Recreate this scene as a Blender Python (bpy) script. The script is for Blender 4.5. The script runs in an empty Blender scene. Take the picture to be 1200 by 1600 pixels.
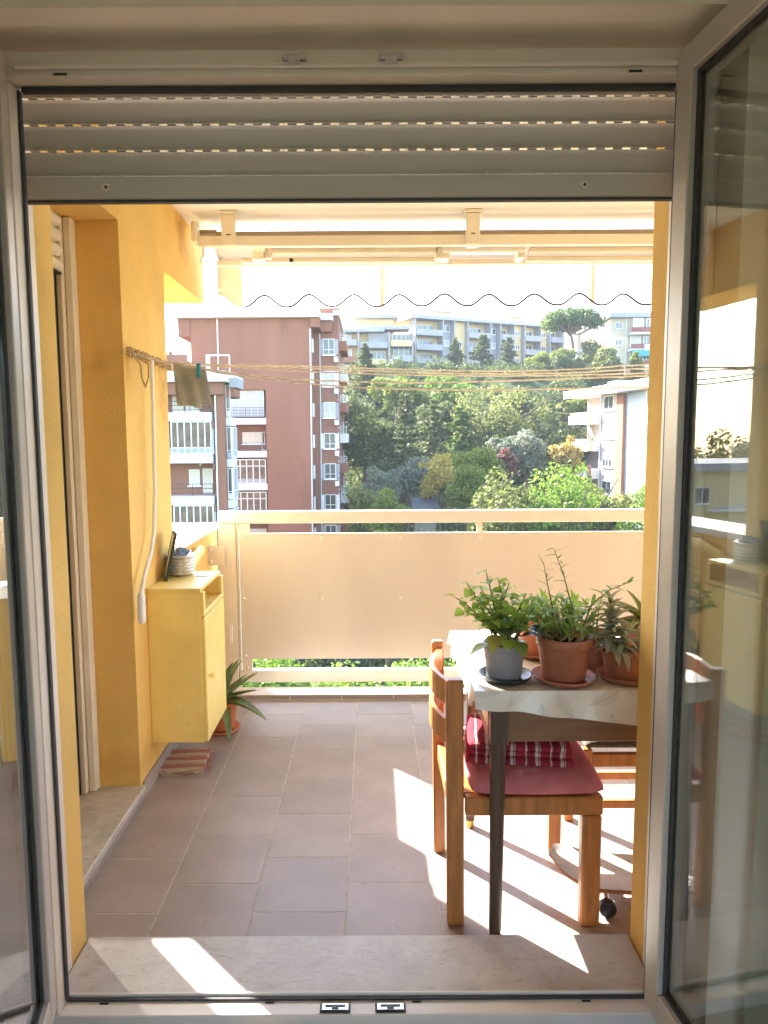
import bpy, bmesh, math, random
import numpy as np
from mathutils import Matrix, Vector, Euler

R = math.radians
S = bpy.context.scene
C = S.collection

# ------------------------------------------------------------------ camera, sky, sun, exposure
cam_d = bpy.data.cameras.new('camera')
cam = bpy.data.objects.new('camera', cam_d); C.objects.link(cam)
TH, RO = R(5.86), .0056
cs, sn = math.cos(TH), math.sin(TH)
fwd = Vector((0, cs, -sn)); u0 = Vector((0, sn, cs)); r0 = Vector((1, 0, 0))
up = u0 * math.cos(RO) + r0 * math.sin(RO)
rt = r0 * math.cos(RO) - u0 * math.sin(RO)
cam.matrix_world = Matrix(((rt.x, up.x, -fwd.x, 0), (rt.y, up.y, -fwd.y, 0), (rt.z, up.z, -fwd.z, 1.52), (0, 0, 0, 1)))
cam_d.sensor_width = 36; cam_d.lens = 25.2; cam_d.shift_x = 18 / 1600
cam_d.clip_start = .02; cam_d.clip_end = 5000
S.camera = cam

SUN_AZ, SUN_EL = R(43.5), R(32.5)          # left of straight ahead, above the horizon
W = bpy.data.worlds.new('World'); S.world = W; W.use_nodes = True
wn = W.node_tree.nodes; wn.clear()
sky = wn.new('ShaderNodeTexSky'); sky.sky_type = 'NISHITA'; sky.sun_disc = False
sky.sun_elevation = SUN_EL; sky.sun_rotation = -SUN_AZ
sky.air_density = 1.0; sky.dust_density = 1.2; sky.ozone_density = 1.0
bg = wn.new('ShaderNodeBackground'); bg.inputs['Strength'].default_value = .15
wo = wn.new('ShaderNodeOutputWorld')
W.node_tree.links.new(sky.outputs[0], bg.inputs[0]); W.node_tree.links.new(bg.outputs[0], wo.inputs[0])

sl = bpy.data.lights.new('sun', 'SUN'); sl.energy = 4.6; sl.angle = R(.53); sl.color = (1, .955, .885)
so = bpy.data.objects.new('sun', sl); C.objects.link(so)
to_sun = Vector((-math.sin(SUN_AZ) * math.cos(SUN_EL), math.cos(SUN_AZ) * math.cos(SUN_EL), math.sin(SUN_EL)))
so.rotation_euler = to_sun.to_track_quat('Z', 'Y').to_euler(); so.location = to_sun * 60

S.view_settings.view_transform = 'Standard'; S.view_settings.look = 'None'
S.view_settings.exposure = 3.05; S.view_settings.gamma = 1; S.view_settings.use_curve_mapping = False
S.cycles.use_denoising = True
S.cycles.max_bounces = 12; S.cycles.diffuse_bounces = 6; S.cycles.glossy_bounces = 5
S.cycles.transmission_bounces = 8; S.cycles.transparent_max_bounces = 16
S.cycles.sample_clamp_indirect = 6; S.cycles.caustics_reflective = False; S.cycles.caustics_refractive = False

# ------------------------------------------------------------------ mesh builder
class MB:
    def __init__(s): s.v, s.f, s.s = [], [], []
    def add(s, vs, fs, smooth=False):
        b = len(s.v); s.v += [tuple(p) for p in vs]
        s.f += [tuple(i + b for i in q) for q in fs]; s.s += [smooth] * len(fs)
        return s
    def box(s, x0, x1, y0, y1, z0, z1, c=0.0):
        if x0 > x1: x0, x1 = x1, x0
        if y0 > y1: y0, y1 = y1, y0
        if z0 > z1: z0, z1 = z1, z0
        c = min(c, .45 * min(x1 - x0, y1 - y0, z1 - z0))
        if c <= 0:
            vs = [(x, y, z) for x in (x0, x1) for y in (y0, y1) for z in (z0, z1)]
            return s.add(vs, [(0, 1, 3, 2), (4, 6, 7, 5), (0, 4, 5, 1), (2, 3, 7, 6), (0, 2, 6, 4), (1, 5, 7, 3)])
        X, Y, Z = (x0, x1), (y0, y1), (z0, z1)
        vs, ix = [], {}
        sg = (c, -c)
        for i in (0, 1):
            for j in (0, 1):
                for k in (0, 1):
                    ix[i, j, k, 0] = len(vs); vs.append((X[i], Y[j] + sg[j], Z[k] + sg[k]))
                    ix[i, j, k, 1] = len(vs); vs.append((X[i] + sg[i], Y[j], Z[k] + sg[k]))
                    ix[i, j, k, 2] = len(vs); vs.append((X[i] + sg[i], Y[j] + sg[j], Z[k]))
        fs = []
        for i in (0, 1):
            q = [ix[i, 0, 0, 0], ix[i, 1, 0, 0], ix[i, 1, 1, 0], ix[i, 0, 1, 0]]; fs.append(q if i else q[::-1])
            q = [ix[0, i, 0, 1], ix[1, i, 0, 1], ix[1, i, 1, 1], ix[0, i, 1, 1]]; fs.append(q[::-1] if i else q)
            q = [ix[0, 0, i, 2], ix[1, 0, i, 2], ix[1, 1, i, 2], ix[0, 1, i, 2]]; fs.append(q if i else q[::-1])
        for i in (0, 1):
            for j in (0, 1):
                q = [ix[i, j, 0, 0], ix[i, j, 0, 1], ix[i, j, 1, 1], ix[i, j, 1, 0]]; fs.append(q if i ^ j ^ 1 else q[::-1])
                q = [ix[i, 0, j, 0], ix[i, 0, j, 2], ix[i, 1, j, 2], ix[i, 1, j, 0]]; fs.append(q[::-1] if i ^ j ^ 1 else q)
                q = [ix[0, i, j, 1], ix[0, i, j, 2], ix[1, i, j, 2], ix[1, i, j, 1]]; fs.append(q if i ^ j ^ 1 else q[::-1])
        for i in (0, 1):
            for j in (0, 1):
                for k in (0, 1):
                    q = [ix[i, j, k, 0], ix[i, j, k, 1], ix[i, j, k, 2]]; fs.append(q if (i + j + k) % 2 else q[::-1])
        return s.add(vs, fs)
    def tube(s, pts, rad, n=8, cap=True, smooth=True):
        pts = [Vector(p) for p in pts]
        if not hasattr(rad, '__len__'): rad = [rad] * len(pts)
        vs, fs = [], []
        ref = None
        for i, p in enumerate(pts):
            t = (pts[min(i + 1, len(pts) - 1)] - pts[max(i - 1, 0)])
            t = t.normalized() if t.length > 1e-9 else Vector((0, 0, 1))
            if ref is None: ref = Vector((1, 0, 0)) if abs(t.x) < .8 else Vector((0, 1, 0))
            a = (ref - t * ref.dot(t)); a = a.normalized() if a.length > 1e-6 else t.orthogonal().normalized()
            b = t.cross(a); ref = a
            for k in range(n):
                w = 2 * math.pi * k / n
                vs.append(p + (a * math.cos(w) + b * math.sin(w)) * rad[i])
        for i in range(len(pts) - 1):
            for k in range(n):
                k2 = (k + 1) % n
                fs.append((i * n + k, i * n + k2, (i + 1) * n + k2, (i + 1) * n + k))
        s.add(vs, fs, smooth)
        if cap:
            s.add(vs[:n], [tuple(range(n))[::-1]]); s.add(vs[-n:], [tuple(range(n))])
        return s
    def cyl(s, p0, p1, r0, r1=None, n=12): return s.tube([p0, p1], [r0, r0 if r1 is None else r1], n)
    def lathe(s, prof, cx, cy, n=28, wob=0, seed=0):
        rn = random.Random(seed); ph = rn.random() * 6
        vs, fs = [], []
        for r, z in prof:
            for k in range(n):
                w = 2 * math.pi * k / n
                rr = r * (1 + wob * math.sin(3 * w + ph + z * 40))
                vs.append((cx + rr * math.cos(w), cy + rr * math.sin(w), z))
        for i in range(len(prof) - 1):
            for k in range(n):
                k2 = (k + 1) % n
                fs.append((i * n + k, i * n + k2, (i + 1) * n + k2, (i + 1) * n + k))
        return s.add(vs, fs, True)
    def grid(s, P, smooth=True):
        n, m = len(P), len(P[0])
        vs = [q for row in P for q in row]
        fs = [(i * m + j, i * m + j + 1, (i + 1) * m + j + 1, (i + 1) * m + j) for i in range(n - 1) for j in range(m - 1)]
        return s.add(vs, fs, smooth)
    def mesh(s, name):
        me = bpy.data.meshes.new(name); me.from_pydata(s.v, [], s.f)
        me.polygons.foreach_set('use_smooth', s.s); me.update()
        if len(s.f) < 4000:
            bm = bmesh.new(); bm.from_mesh(me); bmesh.ops.recalc_face_normals(bm, faces=bm.faces); bm.to_mesh(me); bm.free()
        return me

def B(*a, c=0.0): return MB().box(*a, c=c)

LOCAL = set()
def T(name, label, cat, loc=(0, 0, 0), group=None, rz=None, kind=None):
    o = bpy.data.objects.new(name, None); C.objects.link(o); o.location = loc
    o.empty_display_size = .1
    if rz is not None: o.rotation_euler = (0, 0, rz); LOCAL.add(o.name)
    if kind: o['kind'] = kind
    else: o['label'] = label; o['category'] = cat
    if group: o['group'] = group
    return o
def I(name, me, m, par=None, loc=(0, 0, 0), rot=None, sc=None):
    o = bpy.data.objects.new(name, me); C.objects.link(o)
    if m is not None and not me.materials: me.materials.append(m)
    loc = Vector(loc)
    if par is not None:
        o.parent = par
        if par.type == 'EMPTY' and par.name not in LOCAL: loc = loc - par.location
    o.location = loc
    if rot is not None: o.rotation_euler = rot
    if sc is not None: o.scale = sc
    return o
def P(name, mb, m, par=None, label=None, kind=None):
    o = I(name, mb.mesh(name), m, par)
    if label: o['label'] = label
    if kind: o['kind'] = kind
    return o
def TM(name, mb, m, label, cat, group=None):
    o = I(name, mb.mesh(name), m); o['label'] = label; o['category'] = cat
    if group: o['group'] = group
    return o

# ------------------------------------------------------------------ materials
def nt(name):
    m = bpy.data.materials.new(name); m.use_nodes = True
    n = m.node_tree.nodes; n.clear()
    o = n.new('ShaderNodeOutputMaterial'); b = n.new('ShaderNodeBsdfPrincipled')
    m.node_tree.links.new(b.outputs[0], o.inputs[0])
    return m, n, m.node_tree.links, b, o
def mixc(n, L, fac, a, b, mode='MIX'):
    x = n.new('ShaderNodeMix'); x.data_type = 'RGBA'; x.blend_type = mode
    for v, i in ((fac, 0), (a, 6), (b, 7)):
        if hasattr(v, 'is_linked') or hasattr(v, 'links'): L.new(v, x.inputs[i])
        elif i == 0: x.inputs[0].default_value = v
        else: x.inputs[i].default_value = (*v, 1)
    return x.outputs[2]
def math_(n, L, op, a, b=None, c=None):
    x = n.new('ShaderNodeMath'); x.operation = op
    for i, v in enumerate((a, b, c)):
        if v is None: continue
        if hasattr(v, 'links'): L.new(v, x.inputs[i])
        else: x.inputs[i].default_value = v
    return x.outputs[0]
def noise(n, L, co, scale, detail=4, rough=.55, dist=0):
    x = n.new('ShaderNodeTexNoise'); x.inputs['Scale'].default_value = scale
    x.inputs['Detail'].default_value = detail; x.inputs['Roughness'].default_value = rough; x.inputs['Distortion'].default_value = dist
    L.new(co, x.inputs['Vector']); return x.outputs[0]
def rng(n, L, v, a, b, c=0., d=1.):
    x = n.new('ShaderNodeMapRange'); L.new(v, x.inputs[0])
    for i, q in enumerate((a, b, c, d)): x.inputs[i + 1].default_value = q
    return x.outputs[0]
def M(name, col, rough=.6, var=.12, vs=6, bump=0, bs=120, metal=0, spec=.5, stretch=None, spots=None, tint=None, objrand=0, trans=None, bd=.004):
    """plaster, paint, wood, plastic: base colour broken up by two scales of noise, fine relief, optional worn spots"""
    m, n, L, b, o = nt(name)
    tc = n.new('ShaderNodeTexCoord'); co = tc.outputs['Object']
    if stretch:
        mp = n.new('ShaderNodeMapping'); mp.inputs['Scale'].default_value = stretch; L.new(co, mp.inputs[0]); co = mp.outputs[0]
    d = tuple(max(0, c * (1 - var)) for c in col); l = tuple(min(1, c * (1 + var)) for c in col)
    if tint: l = tint
    f = noise(n, L, co, vs); f = rng(n, L, f, .3, .7)
    c = mixc(n, L, f, d, l)
    f2 = noise(n, L, co, vs * 9, 6, .7)
    c = mixc(n, L, rng(n, L, f2, .2, .8, 0, min(.6, var * 2)), c, d)
    if spots:
        sc, th, sp = spots
        c = mixc(n, L, rng(n, L, noise(n, L, co, sc, 5, .65), th, th + .08), c, sp)
    if objrand:
        oi = n.new('ShaderNodeObjectInfo')
        hs = n.new('ShaderNodeHueSaturation'); L.new(c, hs.inputs['Color'])
        L.new(rng(n, L, oi.outputs['Random'], 0, 1, 1 - objrand, 1 + objrand), hs.inputs['Value']); c = hs.outputs[0]
    L.new(c, b.inputs['Base Color'])
    L.new(rng(n, L, f2, .2, .8, max(.02, rough - .08), min(1, rough + .08)), b.inputs['Roughness'])
    b.inputs['Metallic'].default_value = metal; b.inputs['Specular IOR Level'].default_value = spec
    if bump:
        bp = n.new('ShaderNodeBump'); bp.inputs['Strength'].default_value = bump; bp.inputs['Distance'].default_value = bd
        L.new(noise(n, L, co, bs, 5, .65), bp.inputs['Height']); L.new(bp.outputs[0], b.inputs['Normal'])
    if trans:
        t = n.new('ShaderNodeBsdfTranslucent'); L.new(c, t.inputs['Color'])
        mx = n.new('ShaderNodeMixShader'); mx.inputs[0].default_value = trans
        L.new(b.outputs[0], mx.inputs[1]); L.new(t.outputs[0], mx.inputs[2]); L.new(mx.outputs[0], o.inputs[0])
    return m
def leafmat(name, cols, trans=.4, rough=.5, ns=.5):
    m, n, L, b, o = nt(name)
    tc = n.new('ShaderNodeTexCoord'); g = n.new('ShaderNodeNewGeometry')
    f = noise(n, L, tc.outputs['Object'], ns, 3)
    f = math_(n, L, 'ADD', math_(n, L, 'MULTIPLY', g.outputs['Random Per Island'], .55), math_(n, L, 'MULTIPLY', rng(n, L, f, .25, .75), .45))
    r = n.new('ShaderNodeValToRGB'); L.new(f, r.inputs[0])
    e = r.color_ramp.elements
    while len(e) < len(cols): e.new(.5)
    for i, c in enumerate(cols): e[i].position = i / (len(cols) - 1) * .8 + .1; e[i].color = (*c, 1)
    L.new(r.outputs[0], b.inputs['Base Color']); b.inputs['Roughness'].default_value = rough
    b.inputs['Specular IOR Level'].default_value = .3
    t = n.new('ShaderNodeBsdfTranslucent'); L.new(r.outputs[0], t.inputs['Color'])
    mx = n.new('ShaderNodeMixShader'); mx.inputs[0].default_value = trans
    L.new(b.outputs[0], mx.inputs[1]); L.new(t.outputs[0], mx.inputs[2]); L.new(mx.outputs[0], o.inputs[0])
    return m
def glassmat(name, boost=1.6, tint=(.93, .95, .94)):
    m, n, L, b, o = nt(name); n.remove(b)
    lw = n.new('ShaderNodeLayerWeight'); lw.inputs['Blend'].default_value = .5
    f = math_(n, L, 'POWER', lw.outputs['Facing'], 5.0)
    f = math_(n, L, 'MINIMUM', math_(n, L, 'MULTIPLY', math_(n, L, 'MULTIPLY_ADD', f, .96, .04), boost), 1.0)
    t = n.new('ShaderNodeBsdfTransparent'); t.inputs[0].default_value = (*tint, 1)
    gl = n.new('ShaderNodeBsdfGlossy'); gl.inputs['Roughness'].default_value = .0
    mx = n.new('ShaderNodeMixShader'); L.new(f, mx.inputs[0]); L.new(t.outputs[0], mx.inputs[1]); L.new(gl.outputs[0], mx.inputs[2])
    L.new(mx.outputs[0], o.inputs[0]); return m
def stripes(name, axis, freq, ramp, rough=.9, bump=.4, bs=300):
    m, n, L, b, o = nt(name)
    tc = n.new('ShaderNodeTexCoord'); sp = n.new('ShaderNodeSeparateXYZ'); L.new(tc.outputs['Object'], sp.inputs[0])
    wob = noise(n, L, tc.outputs['Object'], 60, 2)
    v = math_(n, L, 'ADD', math_(n, L, 'MULTIPLY', sp.outputs[axis], freq), math_(n, L, 'MULTIPLY', wob, .12))
    v = math_(n, L, 'FRACT', v)
    r = n.new('ShaderNodeValToRGB'); r.color_ramp.interpolation = 'CONSTANT'; L.new(v, r.inputs[0])
    e = r.color_ramp.elements
    while len(e) < len(ramp): e.new(.5)
    for i, (p, c) in enumerate(ramp): e[i].position = p; e[i].color = (*c, 1)
    f = noise(n, L, tc.outputs['Object'], bs, 3)
    c = mixc(n, L, rng(n, L, f, .3, .7, 0, .35), r.outputs[0], (.12, .06, .05))
    L.new(c, b.inputs['Base Color']); b.inputs['Roughness'].default_value = rough; b.inputs['Specular IOR Level'].default_value = .15
    bp = n.new('ShaderNodeBump'); bp.inputs['Strength'].default_value = bump; bp.inputs['Distance'].default_value = .003
    L.new(f, bp.inputs['Height']); L.new(bp.outputs[0], b.inputs['Normal'])
    return m

YELLOW = M('yellow stucco', (.90, .585, .185), .9, .10, 2.2, 1.0, 190, spec=.2, spots=(1.1, .62, (.82, .52, .165)), bd=.006)
m_ = YELLOW; n_ = m_.node_tree.nodes; l_ = m_.node_tree.links
b0_ = [q for q in n_ if q.type == 'BSDF_PRINCIPLED'][0]; src = b0_.inputs['Base Color'].links[0].from_socket
tc_ = [q for q in n_ if q.type == 'TEX_COORD'][0]
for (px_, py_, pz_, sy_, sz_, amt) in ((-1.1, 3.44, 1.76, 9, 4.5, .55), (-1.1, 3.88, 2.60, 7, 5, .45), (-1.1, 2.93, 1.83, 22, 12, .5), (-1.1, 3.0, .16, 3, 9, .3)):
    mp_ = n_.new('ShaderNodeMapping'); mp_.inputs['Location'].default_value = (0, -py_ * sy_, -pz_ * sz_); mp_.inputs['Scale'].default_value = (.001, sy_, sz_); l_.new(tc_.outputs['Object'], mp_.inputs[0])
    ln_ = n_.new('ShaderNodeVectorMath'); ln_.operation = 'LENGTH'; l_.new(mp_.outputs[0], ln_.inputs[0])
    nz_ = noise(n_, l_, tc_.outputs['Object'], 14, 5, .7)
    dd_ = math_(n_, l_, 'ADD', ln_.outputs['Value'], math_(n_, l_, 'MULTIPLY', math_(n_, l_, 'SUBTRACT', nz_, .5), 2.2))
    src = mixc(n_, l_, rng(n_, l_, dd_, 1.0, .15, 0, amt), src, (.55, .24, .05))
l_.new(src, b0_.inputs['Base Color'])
YCAB = M('yellow paint', (.88, .67, .20), .45, .09, 5, .4, 70, spots=(5, .64, (.76, .50, .15)))
CEIL = M('ceiling paint', (.90, .875, .81), .9, .03, 2, .12, 120)
CREAM = M('cream powder coat', (.80, .735, .61), .4, .04, 8, .08, 300)
RAIL = M('beige railing paint', (.70, .63, .535), .45, .05, 8, .1, 300)
PANEL = M('beige screen panel', (.62, .55, .46), .65, .07, 1.6, .06, 400, stretch=(1.6, 1, .5), spots=(3, .66, (.57, .48, .38)))
ALU = M('warm white frame', (.76, .685, .595), .35, .04, 8, .06, 300)
SLATM = M('grey shutter pvc', (.53, .49, .435), .5, .04, 5, .08, 200, stretch=(1, 20, 20))
SHUTB = M('beige shutter pvc', (.74, .64, .50), .5, .05, 5)
RUBBER = M('black rubber', (.05, .048, .05), .6, .2, 20)
DARKSLOT = M('dark metal', (.03, .03, .03), .4, .2, 20, metal=.3)
STEEL = M('steel', (.62, .62, .62), .3, .1, 40, metal=.9)
ROOMW = M('room plaster', (.86, .77, .65), .9, .04, 3, .15, 150)
ROOMF = M('room floor', (.58, .43, .29), .4, .15, 4, .1, 60, stretch=(1, 6, 1))
GROUT = M('tile grout', (.53, .46, .39), .95, .3, 30, .3, 200)
TILE = M('taupe porcelain', (.355, .297, .257), .40, .12, 5, .08, 160, spec=.45, objrand=.09, spots=(7, .60, (.31, .257, .22)))
WHITECAP = M('white cap', (.80, .76, .70), .8, .06, 5, .2, 100)
ORANGEWOOD = M('varnished beech', (.47, .185, .052), .38, .34, 5, .15, 60, stretch=(9, 9, 1), spots=(14, .72, (.34, .13, .04)))
DARKWOOD = M('dark walnut', (.085, .050, .033), .4, .3, 5, .15, 60, stretch=(9, 9, 1))
APRON = M('brown veneer', (.22, .11, .055), .4, .25, 5, .1, 60, stretch=(1, 9, 9))
TERRA = M('terracotta plastic', (.36, .13, .07), .55, .14, 12, .2, 80, spots=(9, .66, (.44, .22, .15)))
TERRAO = M('orange pot', (.60, .20, .08), .5, .1, 12, .1)
GREYPOT = M('grey pot', (.27, .265, .28), .5, .08, 14, .08, spots=(12, .68, (.36, .35, .36)))
BLACKP = M('black saucer', (.03, .033, .034), .4, .2, 20)
SOIL = M('potting soil', (.05, .032, .02), 1, .5, 60, 1, 90, bd=.02)
PINK = M('pink velvet', (.60, .18, .185), .95, .26, 9, .4, 200, spots=(7, .62, (.70, .30, .29)), spec=.1)
TOWEL = M('taupe cloth', (.50, .485, .41), 1, .12, 20, .8, 220, spots=(25, .58, (.40, .385, .32)), spec=.1, trans=.10)
PEG = M('blue plastic', (.03, .36, .52), .4, .1, 10)
ROPE = M('rose rope', (.88, .79, .73), .9, .2, 60, .4, 300)
ROPED = M('old rope', (.50, .36, .20), .95, .3, 60, .5, 300)
SHEER = M('sheer curtain', (.46, .48, .36), .9, .08, 10, .2, 300, trans=.35)
FABRIC = M('awning canvas', (.80, .72, .62), .9, .03, 10, .1, 300, trans=.55)
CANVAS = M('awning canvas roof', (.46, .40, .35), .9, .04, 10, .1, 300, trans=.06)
ROLLED = M('rolled canvas', (.42, .32, .23), .9, .06, 10, .1, 300)
FABRICD = M('doubled canvas', (.62, .43, .30), .9, .06, 8, .3, 60, trans=.3)
TRIM = M('grey braid', (.035, .028, .03), .9, .2, 40)
WHITEB = M('white enamel', (.82, .80, .76), .4, .03, 10)
PAPER = M('white paper', (.82, .80, .76), .8, .03, 10)
SILVER = M('silver weave', (.74, .68, .58), .35, .3, 50, .5, 100, metal=.35)
DENIM = M('blue cloth', (.24, .31, .46), .9, .4, 40, .6, 120)
BOOKF = M('dark frame', (.04, .05, .04), .5, .3, 30)
WICKER = M('dark wicker', (.12, .09, .06), .8, .4, 90, .8, 160)
BRASS = M('brass', (.65, .45, .15), .35, .2, 20, metal=.8)
DECK = M('worn deck', (.56, .50, .42), .8, .25, 9, .4, 120, spots=(13, .6, (.30, .21, .15)))
DECKE = M('deck edge ply', (.42, .17, .07), .7, .3, 20, stretch=(1, 1, 20))
WHEEL = M('dark urethane', (.035, .035, .04), .5, .3, 30)
REDP = M('red print', (.5, .05, .06), .6, .2, 30)
CONC = M('kerb stone', (.80, .76, .70), .8, .08, 8, .2, 90)

def marble(name, a, b_, vein):
    m, n, L, b, o = nt(name)
    tc = n.new('ShaderNodeTexCoord'); co = tc.outputs['Object']
    mp = n.new('ShaderNodeMapping'); mp.inputs['Rotation'].default_value = (0, 0, .6); mp.inputs['Scale'].default_value = (1, 3, 1); L.new(co, mp.inputs[0])
    c = mixc(n, L, rng(n, L, noise(n, L, co, 9, 8, .72), .36, .64), a, b_)
    v = noise(n, L, mp.outputs[0], 7, 8, .7, 1.2)
    c = mixc(n, L, rng(n, L, v, .54, .70, 0, .6), c, vein)
    sp = noise(n, L, mp.outputs[0], 38, 4, .7)
    c = mixc(n, L, rng(n, L, sp, .57, .68, 0, .6), c, vein)
    L.new(c, b.inputs['Base Color']); b.inputs['Roughness'].default_value = .42
    bp = n.new('ShaderNodeBump'); bp.inputs['Strength'].default_value = .15; bp.inputs['Distance'].default_value = .002
    L.new(sp, bp.inputs['Height']); L.new(bp.outputs[0], b.inputs['Normal']); return m
MARBLE = marble('grey marble', (.57, .53, .475), (.46, .42, .37), (.30, .26, .22))
MARBLE2 = marble('threshold marble', (.62, .57, .48), (.48, .44, .36), (.22, .20, .17))
GLASS = glassmat('window glass', 2.1)
def cloth_print():
    m, n, L, b, o = nt('printed oilcloth')
    tc = n.new('ShaderNodeTexCoord'); co = tc.outputs['Object']
    sp = n.new('ShaderNodeSeparateXYZ'); L.new(co, sp.inputs[0])
    cb_ = n.new('ShaderNodeCombineXYZ'); L.new(sp.outputs[0], cb_.inputs[0]); L.new(math_(n, L, 'ADD', sp.outputs[1], sp.outputs[2]), cb_.inputs[1])
    vo = n.new('ShaderNodeTexVoronoi'); vo.voronoi_dimensions = '2D'; vo.inputs['Scale'].default_value = 9.5; L.new(cb_.outputs[0], vo.inputs['Vector'])
    sc_ = n.new('ShaderNodeSeparateColor'); L.new(vo.outputs['Color'], sc_.inputs[0])
    ang = math_(n, L, 'MULTIPLY', sc_.outputs[0], 6.283)
    df = n.new('ShaderNodeVectorMath'); df.operation = 'SUBTRACT'; L.new(cb_.outputs[0], df.inputs[0]); L.new(vo.outputs['Position'], df.inputs[1])
    d2 = n.new('ShaderNodeSeparateXYZ'); L.new(df.outputs[0], d2.inputs[0])
    ca, sa = math_(n, L, 'COSINE', ang), math_(n, L, 'SINE', ang)
    u = math_(n, L, 'ADD', math_(n, L, 'MULTIPLY', d2.outputs[0], ca), math_(n, L, 'MULTIPLY', d2.outputs[1], sa))
    v = math_(n, L, 'SUBTRACT', math_(n, L, 'MULTIPLY', d2.outputs[1], ca), math_(n, L, 'MULTIPLY', d2.outputs[0], sa))
    v = math_(n, L, 'ADD', v, math_(n, L, 'MULTIPLY', math_(n, L, 'MULTIPLY', u, u), 3.0))
    av = math_(n, L, 'ABSOLUTE', v)
    w = math_(n, L, 'SINE', math_(n, L, 'MULTIPLY', math_(n, L, 'SUBTRACT', u, math_(n, L, 'MULTIPLY', av, 1.6)), 900))
    line = math_(n, L, 'MAXIMUM', rng(n, L, w, .3, .8), rng(n, L, av, .0016, .0006))
    hw = math_(n, L, 'SUBTRACT', .022, math_(n, L, 'MULTIPLY', math_(n, L, 'MULTIPLY', u, u), 6))
    mask = math_(n, L, 'GREATER_THAN', hw, av)
    f = math_(n, L, 'MULTIPLY', line, mask)
    c = mixc(n, L, noise(n, L, co, 6), (.66, .58, .48), (.72, .64, .54))
    c = mixc(n, L, math_(n, L, 'MULTIPLY', f, .5), c, (.24, .13, .09))
    L.new(c, b.inputs['Base Color']); b.inputs['Roughness'].default_value = .28
    bp = n.new('ShaderNodeBump'); bp.inputs['Strength'].default_value = .25; bp.inputs['Distance'].default_value = .01
    L.new(noise(n, L, co, 9, 3), bp.inputs['Height']); L.new(bp.outputs[0], b.inputs['Normal']); return m
CLOTH = cloth_print()
BLANKET = stripes('red striped blanket', 0, 13, [(0, (.36, .02, .04)), (.30, (.62, .50, .42)), (.36, (.36, .02, .04)), (.44, (.24, .015, .035)), (.62, (.36, .02, .04)), (.70, (.66, .54, .46)), (.82, (.30, .02, .035)), (.86, (.6, .48, .4)), (.9, (.36, .02, .04))])
MAT = stripes('woven rag mat', 1, 13, [(0, (.46, .20, .14)), (.36, (.60, .46, .33)), (.50, (.34, .22, .15)), (.55, (.64, .50, .36)), (.85, (.42, .18, .13))], bump=1, bs=140)

# ------------------------------------------------------------------ terrain
def gz(x, y):
    z = -19.0
    lf = min(1, max(0, (x + 46) / 28)); lf = lf * lf * (3 - 2 * lf)
    if y > 50: z = -19 + (min(y, 138) - 50) / 88 * 33.5 * lf
    z += 1.2 * math.sin(x * .07 + y * .05) + .6 * math.sin(x * .19 - y * .13)
    if y < 50: z = -19 + .4 * math.sin(x * .1)
    return z
GRASS = M('hillside grass', (.065, .085, .03), 1, .45, .12, .8, 3, spots=(.2, .58, (.10, .085, .05)), bd=.3, spec=.1)
mb = MB()
ys = [-600, -200, -20, 10, 30, 50] + list(range(56, 160, 6)) + [200, 300, 450, 600]
xs = [-600, -300, -150] + list(range(-60, 100, 8)) + [200, 350, 600]
mb.grid([[(x, y, gz(x, y) - max(0, y - 160) * .04) for x in xs] for y in ys])
g = P('ground', mb, GRASS); g['kind'] = 'structure'
ASPH = M('asphalt', (.055, .053, .055), .95, .2, 3, .4, 20)
mb = MB(); pts = [(-14, 58), (4, 59.5), (16, 58), (34, 61)]
rows = []
for i in range(25):
    t = i / 24 * (len(pts) - 1); k = min(int(t), len(pts) - 2); u = t - k
    x = pts[k][0] * (1 - u) + pts[k + 1][0] * u; y = pts[k][1] * (1 - u) + pts[k + 1][1] * u
    rows.append([(x, y + d, gz(x, y + d) + .12) for d in (-2.6, 0, 2.6)])
r = P('road', mb.grid(rows), ASPH); r['kind'] = 'structure'

# ------------------------------------------------------------------ the room the picture is taken from
def struct(name, mb, m, par=None):
    o = P(name, mb, m, par)
    if par is None: o['kind'] = 'structure'
    return o
struct('room_floor', B(-2.6, 2.8, -3.2, 1.60, -.14, -.06), ROOMF)
struct('room_floor', B(-.90, .80, 1.60, 1.68, -.14, -.02), ROOMF)
struct('room_ceiling', B(-2.6, 2.8, -3.2, 1.60, 2.72, 2.85), ROOMW)
struct('room_wall', B(-2.75, -2.6, -3.2, 1.60, -.14, 2.85), ROOMW)
struct('room_wall', B(2.8, 2.95, -3.2, 1.60, -.14, 2.85), ROOMW)
mb = MB()
mb.box(-2.6, -1.6, -3.35, -3.2, -.14, 2.85); mb.box(1.8, 2.8, -3.35, -3.2, -.14, 2.85)
mb.box(-1.6, 1.8, -3.35, -3.2, -.14, .60); mb.box(-1.6, 1.8, -3.35, -3.2, 2.4, 2.85)  # opening in the unseen back wall, added to let fill light in
struct('room_wall', mb, ROOMW)

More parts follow.
